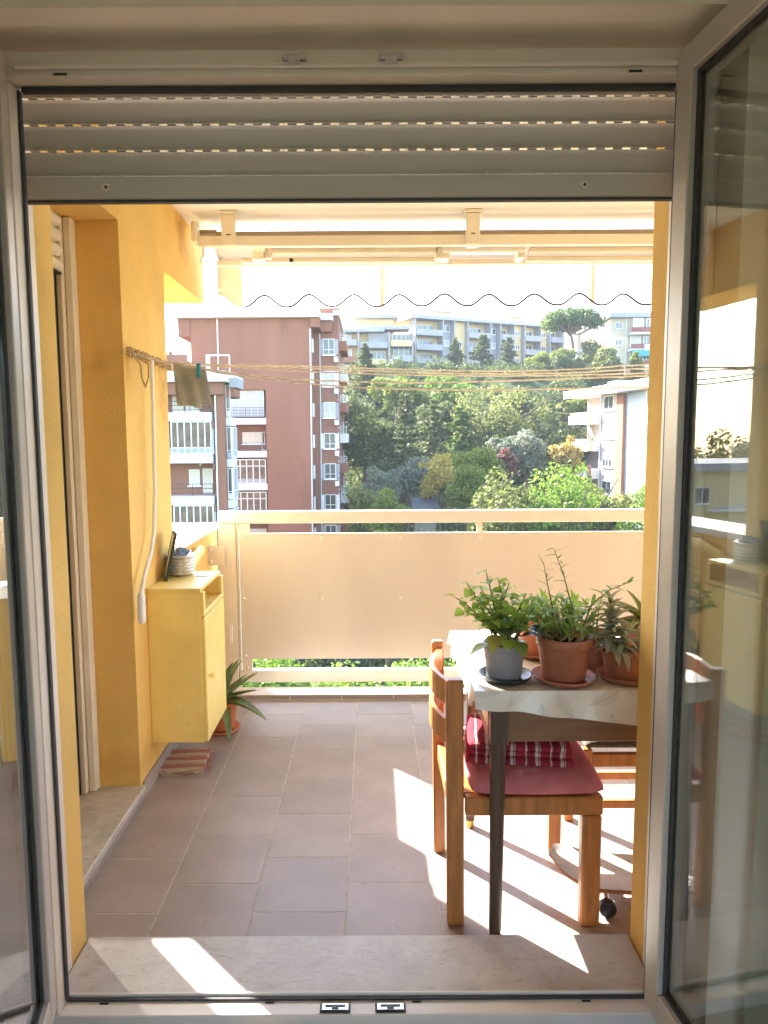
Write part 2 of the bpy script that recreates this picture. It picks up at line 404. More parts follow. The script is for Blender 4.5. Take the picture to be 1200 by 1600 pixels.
# front wall with the balcony door in it: plaster inside, stucco outside
fw = T('door_wall', 'yellow stucco house wall around the open balcony doorway', 'wall', (0, 1.8, 0))
mb = MB()
mb.box(-3.6, -.92, 1.60, 1.80, -.14, 2.85); mb.box(.82, 4.2, 1.60, 1.80, -.14, 2.85); mb.box(-.92, .82, 1.60, 1.80, 2.42, 2.85)
P('inner_plaster', mb, ROOMW, fw)
mb = MB()
mb.box(-3.6, -.866, 1.803, 2.01, -.14, 2.672); mb.box(.766, 4.2, 1.803, 2.01, -.14, 2.672); P('outer_stucco', mb, YELLOW, fw)
P('lintel_lining', B(-.8655, .7655, 1.95, 2.01, 2.40, 2.672), CEIL, fw)
P('door_sill', B(-.862, .762, 1.787, 2.022, -.02, .03, c=.004), MARBLE, fw)

# ------------------------------------------------------------------ balcony floor: single tiles on a grout bed
slab = struct('balcony_floor', B(-.98, 4.2, 2.012, 4.062, -.06, -.0008), GROUT)
tcache = {}
def tile_mesh(w, d):
    k = (round(w, 3), round(d, 3))
    if k not in tcache:
        tcache[k] = B(-w / 2, w / 2, -d / 2, d / 2, -.02, .0, c=.0015).mesh('tile')
    return tcache[k]
rt_ = random.Random(4)
pit, gap = .303, .0040
edges = [-.981] + [-.698 + .303 * k for k in range(12)]
for k in range(len(edges) - 1):
    x0, x1 = edges[k], edges[k + 1]
    off = 2.17 if (k % 2 == 0) else 2.32
    y = off - pit
    while y < 4.06:
        a, b = max(y, 2.014), min(y + pit, 4.06)
        if b - a > .02 and (x0 < 1.9):
            w, d = x1 - x0 - gap, b - a - gap
            I('tile', tile_mesh(w, d), TILE, slab, ((x0 + x1) / 2, (a + b) / 2, rt_.uniform(-.0004, .0004)), (rt_.uniform(-.0015, .0015), rt_.uniform(-.0015, .0015), 0))
        y += pit
kerb = struct('kerb', B(-.98, 4.2, 4.064, 4.20, -.06, .030, c=.003), CONC)
for k in range(9):
    x0 = -.79 + .303 * k
    I('kerb_tile', tile_mesh(.2995, .027), TILE, kerb, (x0 + .15, 4.0625, .0150), (R(90), 0, 0))
mb = B(-1.29, 4.2, 2.013, 4.125, 2.675, 2.86); struct('balcony_ceiling', mb, CEIL)

# left side wall: door recess, pier, beam, parapet
sw = T('side_wall', 'yellow stucco side wall with pier, beam and low parapet left of the balcony', 'wall', (-1.1, 3, 0))
P('pier', B(-1.29, -.985, 2.892, 3.50, -.06, 2.674), YELLOW, sw)
P('lintel', B(-1.29, -.985, 2.012, 2.890, 2.372, 2.674), YELLOW, sw)
P('beam', B(-1.29, -.985, 3.502, 4.32, 2.315, 2.674), YELLOW, sw)
P('parapet', B(-1.27, -.985, 3.502, 4.50, -.06, .955), YELLOW, sw)
P('parapet_cap', B(-1.31, -.972, 3.503, 4.53, .957, .995, c=.006), WHITECAP, sw)
P('drain_pipe', MB().tube([(-.96, 3.52, .80), (-.945, 3.62, .86), (-.94, 3.80, .905), (-.955, 3.93, .91)], [.022, .026, .028, .028], 12), YCAB, sw)
P('marble_threshold', B(-1.25, -.966, 2.013, 2.903, .038, .068, c=.004), MARBLE2, sw)
P('threshold_base', B(-1.25, -.984, 2.013, 2.890, -.02, .037), CONC, sw)
ME_sk = B(-.004, .004, -.149, .149, 0, .035).mesh('skirting_tile'); ME_sk2 = B(-.004, .004, -.149, .149, 0, .072).mesh('skirting_tile')
for k in range(3): I('skirting_tile', ME_sk, TILE, sw, (-.979, 2.165 + .301 * k, .001))
for k in range(5): I('skirting_tile', ME_sk2, TILE, sw, (-.980, 3.067 + .301 * k, .001))

# the room behind the side door, with an unseen opening added to let the sun stripe through
mb = MB()
mb.box(-4.2, -2.45, 3.30, 3.50, -.1, 2.86); mb.box(-1.78, -1.292, 3.30, 3.50, -.1, 2.86)
mb.box(-2.45, -1.78, 3.30, 3.50, -.1, 1.17); mb.box(-2.45, -1.78, 3.30, 3.50, 2.1, 2.86)
mb.box(-4.4, -4.2, 1.6, 3.5, -.1, 2.86); mb.box(-4.4, -1.292, 1.6, 3.5, 2.862, 2.95); mb.box(-4.2, -1.292, 1.81, 3.299, -.14, -.02)
mb.box(-4.2, -3.6, 1.6, 1.8, -.1, 2.86)
struct('side_room', mb, ROOMW)

SUN_VEIL = M('sun dimming veil', (.75, .72, .66), .9, .03, 10)  # unseen veil, added to leave only a faint second sun stripe on the sill
n_ = SUN_VEIL.node_tree.nodes; l_ = SUN_VEIL.node_tree.links
tr_ = n_.new('ShaderNodeBsdfTransparent'); mx_ = n_.new('ShaderNodeMixShader'); mx_.inputs[0].default_value = .955
o_ = [q for q in n_ if q.type == 'OUTPUT_MATERIAL'][0]; b0_ = o_.inputs[0].links[0].from_socket
l_.new(tr_.outputs[0], mx_.inputs[1]); l_.new(b0_, mx_.inputs[2]); l_.new(mx_.outputs[0], o_.inputs[0])
TM('curtain', MB().grid([[(-2.6 + .735 * i / 60, 3.27 + .006 * math.sin(i * .9), z) for z in (.9, 1.5, 2.3)] for i in range(61)]), SUN_VEIL, 'thin sun dimming veil added unseen at the side room opening behind the left wall', 'curtain')

# frame of the side door with its rolled up shutter
sd = T('side_door_frame', 'cream frame of the side door in the left wall recess', 'door frame', (-1.19, 2.88, .07))
P('jamb', B(-1.180, -1.152, 2.84, 2.890, .069, 2.37, c=.003), CREAM, sd)
P('jamb', B(-1.205, -1.182, 2.815, 2.89, .069, 2.37, c=.003), SHUTB, sd)
P('gasket', B(-1.22, -1.207, 2.79, 2.885, .069, 2.37), RUBBER, sd)
P('jamb', B(-1.285, -1.222, 2.80, 2.885, .069, 2.37, c=.004), ALU, sd)
P('jamb', B(-1.285, -1.16, 2.02, 2.07, .069, 2.37, c=.004), ALU, sd)
ss = T('side_door_shutter', 'short stack of cream shutter slats rolled down at the top left', 'roller shutter', (-1.2, 2.5, 2.37))
for k in range(4):
    z = 2.155 + k * .056
    prof = [(-1.205, z + .002), (-1.182, z + .006), (-1.170, z + .026), (-1.182, z + .047), (-1.205, z + .052)]
    mb = MB().grid([[(x, y, zz) for x, zz in prof] for y in (2.075, 2.812)])
    P('slat', mb, CREAM, ss)
P('bottom_bar', B(-1.205, -1.180, 2.075, 2.812, 2.148, 2.156), DARKSLOT, ss)

# ------------------------------------------------------------------ balcony door: frame, shutter, two leaves
fr = T('balcony_door_frame', 'beige aluminium frame of the double balcony door', 'door frame', (-.05, 1.75, .03))
for x0, x1, gx in ((-.898, -.822, -.815), (.722, .798, .715)):
    P('jamb', B(x0, x1, 1.715, 1.775, .032, 2.335, c=.003), ALU, fr)
    lo, hi = min(x1 if x0 < 0 else x0, gx), max(x1 if x0 < 0 else x0, gx)
    P('gasket', B(lo, hi, 1.757, 1.772, .04, 2.331, c=.002), RUBBER, fr)
P('head', B(-.898, .798, 1.715, 1.775, 2.338, 2.395, c=.003), ALU, fr)
P('head_lip', B(-.80, .70, 1.700, 1.713, 2.352, 2.362, c=.002), ALU, fr)
P('gasket', B(-.812, .712, 1.757, 1.772, 2.325, 2.337, c=.002), RUBBER, fr)
P('bottom_track', B(-.898, .798, 1.718, 1.785, -.012, .031, c=.003), ALU, fr)
P('track_lip', B(-.82, .72, 1.777, 1.785, .0315, .044, c=.002), ALU, fr)
P('gasket', B(-.82, .72, 1.766, 1.773, .0315, .038), RUBBER, fr)
P('threshold_face', B(-.898, .798, 1.640, 1.716, -.10, -.004, c=.003), M('brown threshold', (.22, .17, .12), .5, .1, 8), fr)
for x in (-.105, .04):
    sp = P('strike_plate', B(x - .040, x + .040, 1.723, 1.754, .0315, .0365, c=.002), DARKSLOT, fr)
    P('plate_face', B(x - .035, x + .035, 1.727, 1.749, .0367, .0385, c=.001), STEEL, sp)
    P('latch_slot', MB().box(x - .026, x + .026, 1.737, 1.743, .0387, .0400).box(x - .009, x + .009, 1.730, 1.7368, .0387, .0400), DARKSLOT, sp)
for x in (-.17, .047):
    P('latch_plate', MB().box(x - .026, x + .026, 1.696, 1.714, 2.3635, 2.377, c=.003).box(x - .014, x + .014, 1.688, 1.6955, 2.352, 2.370, c=.002), STEEL, fr)
for x in (-.70, .60): P('drain_slot', B(x - .015, x + .015, 1.7105, 1.7142, 2.3405, 2.3445), DARKSLOT, fr)
for x in (-.72, -.28, .11, .56): P('drain_slot', B(x - .012, x + .012, 1.757, 1.763, .0312, .0322), DARKSLOT, fr)
P('hinge_keeper', B(.7185, .7215, 1.72, 1.75, 2.165, 2.20), DARKSLOT, fr)
P('frame_lining', MB().box(-.92, -.899, 1.60, 1.80, -.02, 2.42).box(.799, .82, 1.60, 1.80, -.02, 2.42), ROOMW, fr)
P('outer_guide', MB().box(-.865, -.8595, 1.83, 1.895, .031, 2.39, c=.002).box(.7595, .7655, 1.83, 1.895, .031, 2.39, c=.002), ALU, fr)

sh = T('roller_shutter', 'grey roller shutter half raised at the top of the balcony doorway', 'roller shutter', (-.05, 1.86, 2.11))
rows = [2.173, 2.234, 2.296, 2.358]
def slat(z0, z1):
    ys_ = [(1.866, z0), (1.8590, z0 + .003), (1.8570, z0 + .25 * (z1 - z0)), (1.8568, z0 + .75 * (z1 - z0)), (1.8590, z1 - .003), (1.866, z1)]
    return MB().grid([[(x, y, z) for y, z in ys_] for x in (-.858, .758)])
P('bottom_bar', B(-.857, .757, 1.850, 1.868, 2.114, 2.1705, c=.003), SLATM, sh)
P('rubber_strip', B(-.857, .757, 1.851, 1.867, 2.107, 2.1135), RUBBER, sh)
for k in range(4):
    z0 = rows[k] + .0022; z1 = (rows[k + 1] if k < 3 else 2.42) - .0022
    P('slat', slat(z0, z1), SLATM, sh)
    mb = MB(); x = -.842
    while x < .735:
        mb.box(x, x + .0215, 1.859, 1.865, rows[k] - .0024, rows[k] + .0024); x += .0425
    P('perforated_strip', mb, SLATM, sh, kind='stuff')
for x in (-.655, .53):
    s_ = P('stop_screw', MB().cyl((x, 1.8495, 2.142), (x, 1.846, 2.142), .010, .009, 20), SHUTB, sh)
    P('screw_hole', MB().cyl((x, 1.8458, 2.142), (x, 1.8452, 2.142), .004, .004, 12), DARKSLOT, s_)

LEAFM = M('door leaf paint', (.55, .50, .445), .35, .05, 8, .06, 300)
def leaf(label, hx, hy, ang, mirror):
    """local: x from the hinge to the free edge, y away from the glass face we see, z up"""
    t = T('glass_door_leaf', label, 'door', (hx, hy, 0), 'open leaves of the balcony door', ang)
    q = -1 if mirror else 1
    w, z0, z1, st = .755, .078, 2.372, .062
    def b(*a, c=.003): return MB().box(a[0], a[1], q * a[2], q * a[3], a[4], a[5], c=c)
    P('stile', b(0, st, 0, .058, z0, z1), LEAFM, t); P('stile', b(w - st, w, 0, .058, z0, z1), LEAFM, t)
    P('rail', b(st + .001, w - st - .001, 0, .058, z1 - st, z1), LEAFM, t); P('rail', b(st + .001, w - st - .001, 0, .058, z0, z0 + st + .01), LEAFM, t)
    i0, i1, k0, k1 = st + .001, w - st - .001, z0 + st + .012, z1 - st - .001
    mb = MB()
    for a in ((i0, i0 + .010, k0, k1), (i1 - .010, i1, k0, k1), (i0 + .0105, i1 - .0105, k0, k0 + .010), (i0 + .0105, i1 - .0105, k1 - .010, k1)):
        mb.box(a[0], a[1], q * .014, q * .021, a[2], a[3])
    P('gasket', mb, RUBBER, t)
    P('pane', MB().box(i0, i1, q * .022, q * .0262, k0, k1), GLASS, t)
    mb = MB()
    for a in ((i0, i0 + .014, k0, k1), (i1 - .014, i1, k0, k1), (i0 + .0145, i1 - .0145, k0, k0 + .014), (i0 + .0145, i1 - .0145, k1 - .014, k1)):
        mb.box(a[0], a[1], q * .027, q * .050, a[2], a[3])
    P('glazing_bead', mb, LEAFM, t)
    for z in (.30, 1.2, 2.15): P('hinge', MB().cyl((-.006, q * .05, z), (-.006, q * .05, z + .09), .009, None, 14), LEAFM, t)
    h = P('handle_plate', MB().box(w - .045, w - .017, q * .0585, q * .066, 1.0, 1.16, c=.002), LEAFM, t)
    P('handle', MB().tube([(w - .03, q * .067, 1.11), (w - .03, q * .105, 1.11), (w - .05, q * .112, 1.11), (w - .14, q * .112, 1.108)], .009, 10), LEAFM, h)
    return t
leaf('right door leaf folded inward, its glass reflecting the yellow cabinet', .688, 1.700, R(-84), False)
leaf('left door leaf folded inward, its glass reflecting red flats', -.812, 1.690, R(-90 + 13.5), True)

# curtains beside the doorway, inside
def curtain(name, x0, x1, y0, label, seed):
    rn = random.Random(seed); P_ = []
    n = 90
    for z in [-.05 + 2.55 * k / 14 for k in range(15)]:
        row = []
        for i in range(n):
            u = i / (n - 1); a = .020 + .010 * math.sin(z * 1.3 + seed)
            row.append((x0 + (x1 - x0) * u + .012 * math.sin(z * 2 + i * .2), y0 + a * math.sin(u * (x1 - x0) * 62 + .5 * math.sin(z * 1.7) + seed) + .008 * math.sin(u * 19), z))
        P_.append(row)
    return TM(name, MB().grid(P_), SHEER, label, 'curtain', 'sheer curtains beside the doorway')
curtain('curtain', .865, 2.0, 1.535, 'sheer pale green curtain seen through the right door glass', 1)
curtain('curtain', -2.0, -1.03, 1.535, 'sheer pale curtain seen through the left door glass', 2)

# ------------------------------------------------------------------ railing
rl = T('balcony_railing', 'beige metal railing with a wide screen panel at the balcony edge', 'railing', (.5, 4.27, 0))
P('top_rail', B(-.925, 4.2, 4.245, 4.300, 1.018, 1.092, c=.006), RAIL, rl)
P('bottom_rail', B(-.818, 4.2, 4.250, 4.300, .040, .116, c=.005), RAIL, rl)
P('post', B(-.925, -.82, 4.248, 4.298, -.05, 1.016, c=.005), RAIL, rl)
P('post_trim', B(-.8195, -.804, 4.262, 4.285, .118, 1.016, c=.003), CREAM, rl)
sup = [-.767, .64, 2.05, 3.45]
ME = B(-.031, .031, -.006, .006, .117, 1.017, c=.002).mesh('support'); ME2 = B(-.017, .017, -.006, .006, .117, 1.017, c=.002).mesh('support')
for k, x in enumerate(sup): I('support', ME if k == 0 else ME2, RAIL, rl, (x, 4.262, 0))
P('screen_panel', B(-.795, 4.15, 4.2425, 4.2555, .190, .953, c=.002), PANEL, rl)
P('panel_edge', B(-.735, 4.15, 4.240, 4.258, .9535, .960, c=.002), CREAM, rl)
MEs = MB().lathe([(.0001, 0.006), (.006, .0045), (.009, 0)], 0, 0, 10).mesh('screw')
for x in [-.775, -.305, .165, .64, 1.11, 1.58]:
    for z in (.932, .565, .212): I('screw', MEs, CREAM, rl, (x, 4.2424, z), (R(90), 0, 0))
for z in (1.0, .135): I('screw', MEs, CREAM, rl, (-.767, 4.2555, z), (R(90), 0, 0))
for x in sup[1:2]: I('screw', MEs, STEEL, rl, (x, 4.2555, .988), (R(90), 0, 0), (1.2, 1.2, 1.2))
br = P('wall_bracket', MB().box(-1.0, -.885, 4.225, 4.235, .770, .888, c=.002).box(-.984, -.89, 4.236, 4.247, .78, .88), RAIL, rl)
for x, z in ((-.965, .865), (-.965, .795)): I('bolt', MEs, STEEL, br, (x, 4.2245, z), (R(90), 0, 0), (1.4, 1.4, 1.4))
P('cover_plate', B(-.872, -.850, 4.243, 4.2475, .29, .40, c=.002), WHITEB, rl)

# ------------------------------------------------------------------ folding arm awning under the ceiling
aw = T('awning', 'cream folding arm awning with a scalloped white valance under the ceiling', 'awning', (.4, 3.9, 2.6))
XR = 3.2
P('support_bar', B(-.885, XR, 3.79, 3.83, 2.503, 2.555, c=.004), CREAM, aw)
P('roller_tube', MB().cyl((-.86, 3.90, 2.574), (XR, 3.90, 2.574), .033, None, 20), ROLLED, aw)
for x in (-.725, .52, 2.4):
    b_ = P('bracket', MB().box(x - .036, x + .036, 3.768, 3.788, 2.50, 2.657, c=.004).box(x - .045, x + .045, 3.76, 3.87, 2.658, 2.672, c=.003).box(x - .030, x + .030, 3.7885, 3.84, 2.498, 2.533, c=.003), CREAM, aw)
    P('slot', B(x - .011, x + .011, 3.7665, 3.7678, 2.552, 2.557), DARKSLOT, b_)
    for dx in (-.024, .024): P('slot', B(x + dx - .003, x + dx + .003, 3.7665, 3.7678, 2.615, 2.627), CREAM, b_)
P('end_cap', MB().box(-.915, -.886, 3.77, 3.93, 2.52, 2.60, c=.006).cyl((-.90, 3.80, 2.60), (-.90, 3.80, 2.625), .022, None, 12), CREAM, aw)
P('gear_box', B(-.90, -.80, 3.84, 3.88, 2.575, 2.60, c=.004), M('dull bronze', (.35, .24, .14), .5, .1, 20), aw)
P('crank_eye', MB().cyl((-.862, 3.80, 2.519), (-.862, 3.80, 2.45), .007, None, 8).tube([(-.862 + .016 * math.cos(a * .5236), 3.80, 2.43 + .024 * math.sin(a * .5236)) for a in range(13)], .005, 6), WHITEB, aw)
def arm(x0, d, xe):
    a = P('arm', MB().box(x0 - .045, x0 + .045, 3.84, 3.92, 2.505, 2.56, c=.006).box(x0 - .03, x0 + .035, 3.90, 3.99, 2.462, 2.518, c=.006).cyl((x0 + .05, 3.94, 2.475), (x0 + .05, 3.94, 2.525), .024, None, 16), CREAM, aw)
    P('upper_arm', MB().box(x0 + .04 * d, xe, 3.925, 3.965, 2.498, 2.528, c=.006), CREAM, a)
    P('elbow', MB().box(xe - .02, xe + .06 * d, 3.925, 4.03, 2.470, 2.530, c=.006), CREAM, a)
    P('forearm', MB().box(x0 - .10 * d, xe, 3.985, 4.020, 2.466, 2.494, c=.006), CREAM, a)
    P('pivot', MB().cyl((x0 + .17 * d, 3.984, 2.478), (x0 + .17 * d, 3.976, 2.478), .011, None, 12), DARKSLOT, a)
    return a
arm(-.60, 1, .36); arm(2.3, -1, .84)
P('arm_sleeve', MB().box(.375, .825, 3.915, 3.975, 2.497, 2.531, c=.008), WHITEB, aw)
P('front_bar', B(-.872, XR, 4.150, 4.190, 2.488, 2.522, c=.006), CREAM, aw)
P('canvas', MB().grid([[(x, y, z) for y, z in ((3.925, 2.596), (4.02, 2.580), (4.10, 2.556), (4.185, 2.526))] for x in [-.865 + (XR + .86) * k / 12 for k in range(13)]]), CANVAS, aw)
PER = .2567
def hem(x):
    u = ((x + .611) / PER) % 1.0
    return 2.271 + .064 * abs(math.cos(math.pi * u)) ** 2.6
def valance(x0, x1, dy, name, m, par, wr=0):
    n = max(8, int((x1 - x0) / .008))
    P_ = []
    for k in range(7):
        v = k / 6
        P_.append([(x, 4.196 + dy + .010 * v * math.sin(x * 9 + v) + .006 * math.sin(x * 23) * v + wr * .012 * math.sin(v * 9 + (x - x0) * 30) * v, 2.52 + (hem(x) - 2.52) * v) for x in [x0 + (x1 - x0) * i / n for i in range(n + 1)]])
    return P(name, MB().grid(P_), m, par)
va = valance(-.873, XR, 0, 'valance', FABRIC, aw)
for x in (.0505, 1.25, 2.45): valance(x, x + .023, -.003, 'seam', FABRICD, va)
valance(-.872, -.735, -.006, 'folded_end', FABRICD, va, 1)
P('braid', MB().tube([(x, 4.194 + .010 * math.sin(x * 9 + 1) + .006 * math.sin(x * 23), hem(x)) for x in [-.735 + .011 * i for i in range(int((XR + .73) / .011))]], .0056, 6), TRIM, va)

# awning crank
P_ = [(-.945, 3.13, 1.86), (-.945, 3.12, 1.60), (-.943, 3.10, 1.30), (-.945, 3.075, 1.13), (-.945, 3.02, 1.04), (-.95, 2.935, .955), (-.952, 2.90, .90), (-.952, 2.895, .885)]
ck = T('awning_crank', 'long white awning crank hanging on the yellow pier', 'crank', (-.952, 2.89, .77))
P('rod', MB().tube(P_, .0085, 10), WHITEB, ck)
P('handle', MB().tube([(-.952, 2.894, .895), (-.952, 2.893, .88), (-.952, 2.891, .83), (-.952, 2.889, .782), (-.952, 2.889, .77)], [.010, .016, .0165, .017, .014], 14), WHITEB, ck)
P('hook', MB().tube([(-.945, 3.13, 1.86), (-.965, 3.13, 1.875), (-.985, 3.13, 1.87)], .006, 8), STEEL, ck)

# ------------------------------------------------------------------ clothes lines
rn = random.Random(8)
cl = T('clothes_line', 'rose coloured clothes lines strung across the balcony above the railing', 'clothes line', (-.985, 3.2, 1.86))
P('wall_bar', MB().tube([(-.965, 2.88, 1.868), (-.965, 3.2, 1.870), (-.965, 3.62, 1.874)], .003, 8), ROPED, cl)
LX = (-.955, -.11, .33, 1.20)
LZ = [(2.93, (1.862, 1.729, 1.713, 1.720)), (3.06, (1.863, 1.759, 1.754, 1.776)), (3.22, (1.866, 1.808, 1.795, 1.801)), (3.36, (1.869, 1.835, 1.818, 1.832)), (3.50, (1.872, 1.860, 1.844, 1.861))]
def lz(k, x):
    c_ = np.polyfit(LX, LZ[k][1], 3); e = 1.2
    return float(np.polyval(c_, min(x, e))) + max(0, x - e) * .03
for k, (y, zz) in enumerate(LZ):
    z = 1.868
    pts = []
    for i in range(110):
        x = -.955 + 5.1 * i / 109
        pts.append((x, y + .0012 * math.sin(i * 2.1 + k), lz(k, x) + .0012 * math.cos(i * 2.1 + k)))
    P('line', MB().tube(pts, .0038, 6), ROPE, cl)
    kn = []
    for i in range(44):
        kn.append((-.958 + .010 * math.cos(i * 1.3 + k), y + .012 * math.sin(i * .9) + (i / 44 - .5) * .15, 1.866 + .017 * math.sin(i * .83 + k) + .006 * math.sin(i * 2.3)))
    P('knot', MB().tube(kn, .0023, 5), ROPED, cl)
P('loose_end', MB().tube([(-.95, 2.90, 1.86), (-.93, 2.93, 1.82), (-.93, 2.94, 1.77), (-.93, 2.985, 1.735), (-.93, 3.03, 1.78), (-.935, 3.05, 1.83), (-.95, 3.04, 1.865)], .0035, 6), ROPED, cl)

# towel over the nearest line and its peg
def line_z(x): return lz(0, x)
mb = MB(); rows_ = []
for j in range(19):
    v = j / 18; row = []
    for i in range(17):
        u = i / 16; x = -.797 + .128 * u
        zt = line_z(x) + .006
        a = (v - .5) * 2
        if a < 0: y = 2.93 - .007 - .010 * (-a) + .004 * math.sin(u * 11 + a * 4); z = zt - (-a) * (.168 - .01 * u + .004 * math.sin(u * 9)); x = x + (-a) * (.012 * (1 - u) - .016 * u)
        else: y = 2.93 + .007 + .014 * a + .006 * math.sin(u * 9 + 2); z = zt - a * (.150 + .008 * math.sin(u * 7)); x = x + a * .020 * (u + .1)
        if abs(a) < .12: y = 2.93 + .006 * a / .12
        row.append((x, y, z))
    rows_.append(row)
TM('towel', mb.grid(rows_), TOWEL, 'small taupe cloth hanging from the nearest clothes line', 'cloth')
zp = lz(0, -.695) - 1.80
pg = T('clothes_peg', 'blue plastic peg holding the taupe cloth on the line', 'clothes peg', (-.695, 2.92, 1.80 + zp))
for d in (-.006, .006):
    P('jaw', MB().box(-.702, -.688, 2.93 + d * 1.6 - .003, 2.93 + d * 1.6 + .003, 1.765 + zp, 1.822 + zp, c=.002), PEG, pg)
P('spring', MB().cyl((-.704, 2.93, 1.81 + zp), (-.686, 2.93, 1.81 + zp), .005, None, 10), STEEL, pg)

# ------------------------------------------------------------------ wall cabinet and what stands on it
cb = T('wall_cabinet', 'yellow painted cabinet hung on the yellow pier', 'cabinet', (-.985, 3.27, .18))
cx0, cx1, cy0, cy1, cz0, cz1 = -.984, -.752, 3.065, 3.470, .180, .876
P('side_panel', B(cx0, cx1, cy0, cy0 + .018, cz0, cz1 - .018, c=.002), YCAB, cb)
P('side_panel', B(cx0, cx1, cy1 - .018, cy1, cz0, cz1 - .018, c=.002), YCAB, cb)
P('top_panel', B(cx0, cx1 + .002, cy0 - .003, cy1 + .003, cz1 - .0175, cz1, c=.002), YCAB, cb)
P('bottom_panel', B(cx0, cx1, cy0 + .0185, cy1 - .0185, cz0, cz0 + .018), YCAB, cb)
P('back_panel', B(cx0, cx0 + .008, cy0 + .0185, cy1 - .0185, cz0 + .0185, cz1 - .0185), YCAB, cb)
P('shelf', B(cx0 + .0085, cx1 - .003, cy0 + .0185, cy1 - .0185, .752, .768), YCAB, cb)
P('face_frame', MB().box(cx1 + .0005, cx1 + .016, cy0, cy0 + .030, .772, cz1 - .018, c=.002).box(cx1 + .0005, cx1 + .016, cy1 - .030, cy1, .772, cz1 - .018, c=.002).box(cx1 + .0005, cx1 + .016, cy0, cy1, .750, .7715, c=.002), YCAB, cb)
d_ = P('door', B(cx1 + .0005, cx1 + .018, cy0 + .003, cy1 - .003, cz0 + .003, .745, c=.003), YCAB, cb)
P('knob', MB().cyl((cx1 + .0185, 3.125, .468), (cx1 + .030, 3.125, .468), .007, .008, 12).cyl((cx1 + .0303, 3.125, .468), (cx1 + .040, 3.125, .468), .016, .013, 16), YCAB, d_)

bk = T('basket', 'small silver woven basket of blue cloth on the cabinet', 'basket', (-.918, 3.385, .877), rz=0)
P('body', MB().lathe([(.001, .001), (.050, .001), (.056, .012), (.0645, .098), (.061, .099), (.053, .014), (.001, .012)], 0, 0, 32), SILVER, bk)
for k in range(6):
    z = .014 + .016 * k; r = .0575 + .0085 * z / .098 + .001
    P('band', MB().tube([((r + .0016 * math.sin(a * 2.2 + k * 3.1)) * math.cos(a * .1963), (r + .0016 * math.sin(a * 2.2 + k * 3.1)) * math.sin(a * .1963), z + .0015 * math.sin(a * 1.3 + k)) for a in range(33)], .0052, 6), SILVER, bk)
rn = random.Random(3); P_ = []
for i in range(15):
    r = .058 * i / 14
    P_.append([(r * math.cos(a * .3142), r * math.sin(a * .3142), .098 + .022 * (1 - (r / .06) ** 2) + .008 * math.sin(a * 1.9 + i * .8) + .006 * math.sin(a * .9 - i)) for a in range(21)])
P('cloth', MB().grid(P_), DENIM, bk)
h = P('handle', MB().tube([(-.062, .02, .085), (-.085, .03, .07), (-.088, .03, .045), (-.062, .02, .03)], .005, 8), SILVER, bk)

bo = T('picture_frame', 'narrow dark framed card leaning beside the basket on the cabinet', 'frame', (-.957, 3.265, .877), rz=R(-62))
bo.rotation_euler = (R(-13), 0, R(-70))
P('backing', B(-.055, .055, -.004, .004, .0, .225, c=.001), BOOKF, bo)
mb = MB().box(-.058, -.044, -.009, -.0042, 0, .226, c=.001).box(.044, .058, -.009, -.0042, 0, .226, c=.001).box(-.0435, .0435, -.009, -.0042, 0, .014, c=.001).box(-.0435, .0435, -.009, -.0042, .212, .226, c=.001)
P('moulding', mb, BOOKF, bo); P('card', B(-.043, .043, -.0065, -.0045, .015, .211), PAPER, bo)
TM('paper_sheet', MB().grid([[(x, y, .8775 + .004 * (y - 3.36) ** 2 * 20 + .0005) for x in (-.84, -.80, -.76)] for y in (3.33, 3.37, 3.41, 3.45)]), PAPER, 'white sheet of paper at the far corner of the cabinet top', 'paper')

# folded mat
mt = T('folded_mat', 'folded brown and red rag mat on the tiles below the cabinet', 'mat', (-.885, 3.235, 0), rz=R(4))
for k in range(3):
    P_ = []
    for i in range(12):
        u = i / 11; P_.append([(-.098 + .196 * u + .004 * math.sin(v * 2 + k), -.118 + .236 * v / 13 + .004 * math.sin(u * 5 + k * 2) - .006 * k * (v / 13 - .5), .006 + k * .0105 + .002 * math.sin(u * 7 + v * .8 + k)) for v in range(14)])
    lo = [[(x, y, z - .0085) for x, y, z in r] for r in P_]
    mb = MB().grid(P_).grid(lo)
    for a, b_ in ((P_[0], lo[0]), (P_[-1], lo[-1])): mb.grid([a, b_])
    for q in (0, -1): mb.grid([[r[q] for r in P_], [r[q] for r in lo]])
    P('fold', mb, MAT, mt)
mb = MB(); rn = random.Random(5)
for i in range(26):
    y = -.11 + .22 * i / 25; z = .006 + .0105 * rn.randrange(3)
    mb.tube([(.098, y, z), (.112 + .006 * rn.random(), y + rn.uniform(-.006, .006), max(.003, z - .006)), (.122 + .008 * rn.random(), y + rn.uniform(-.008, .008), .003)], .0012, 4)
P('fringe', mb, TERRA, mt, kind='stuff')

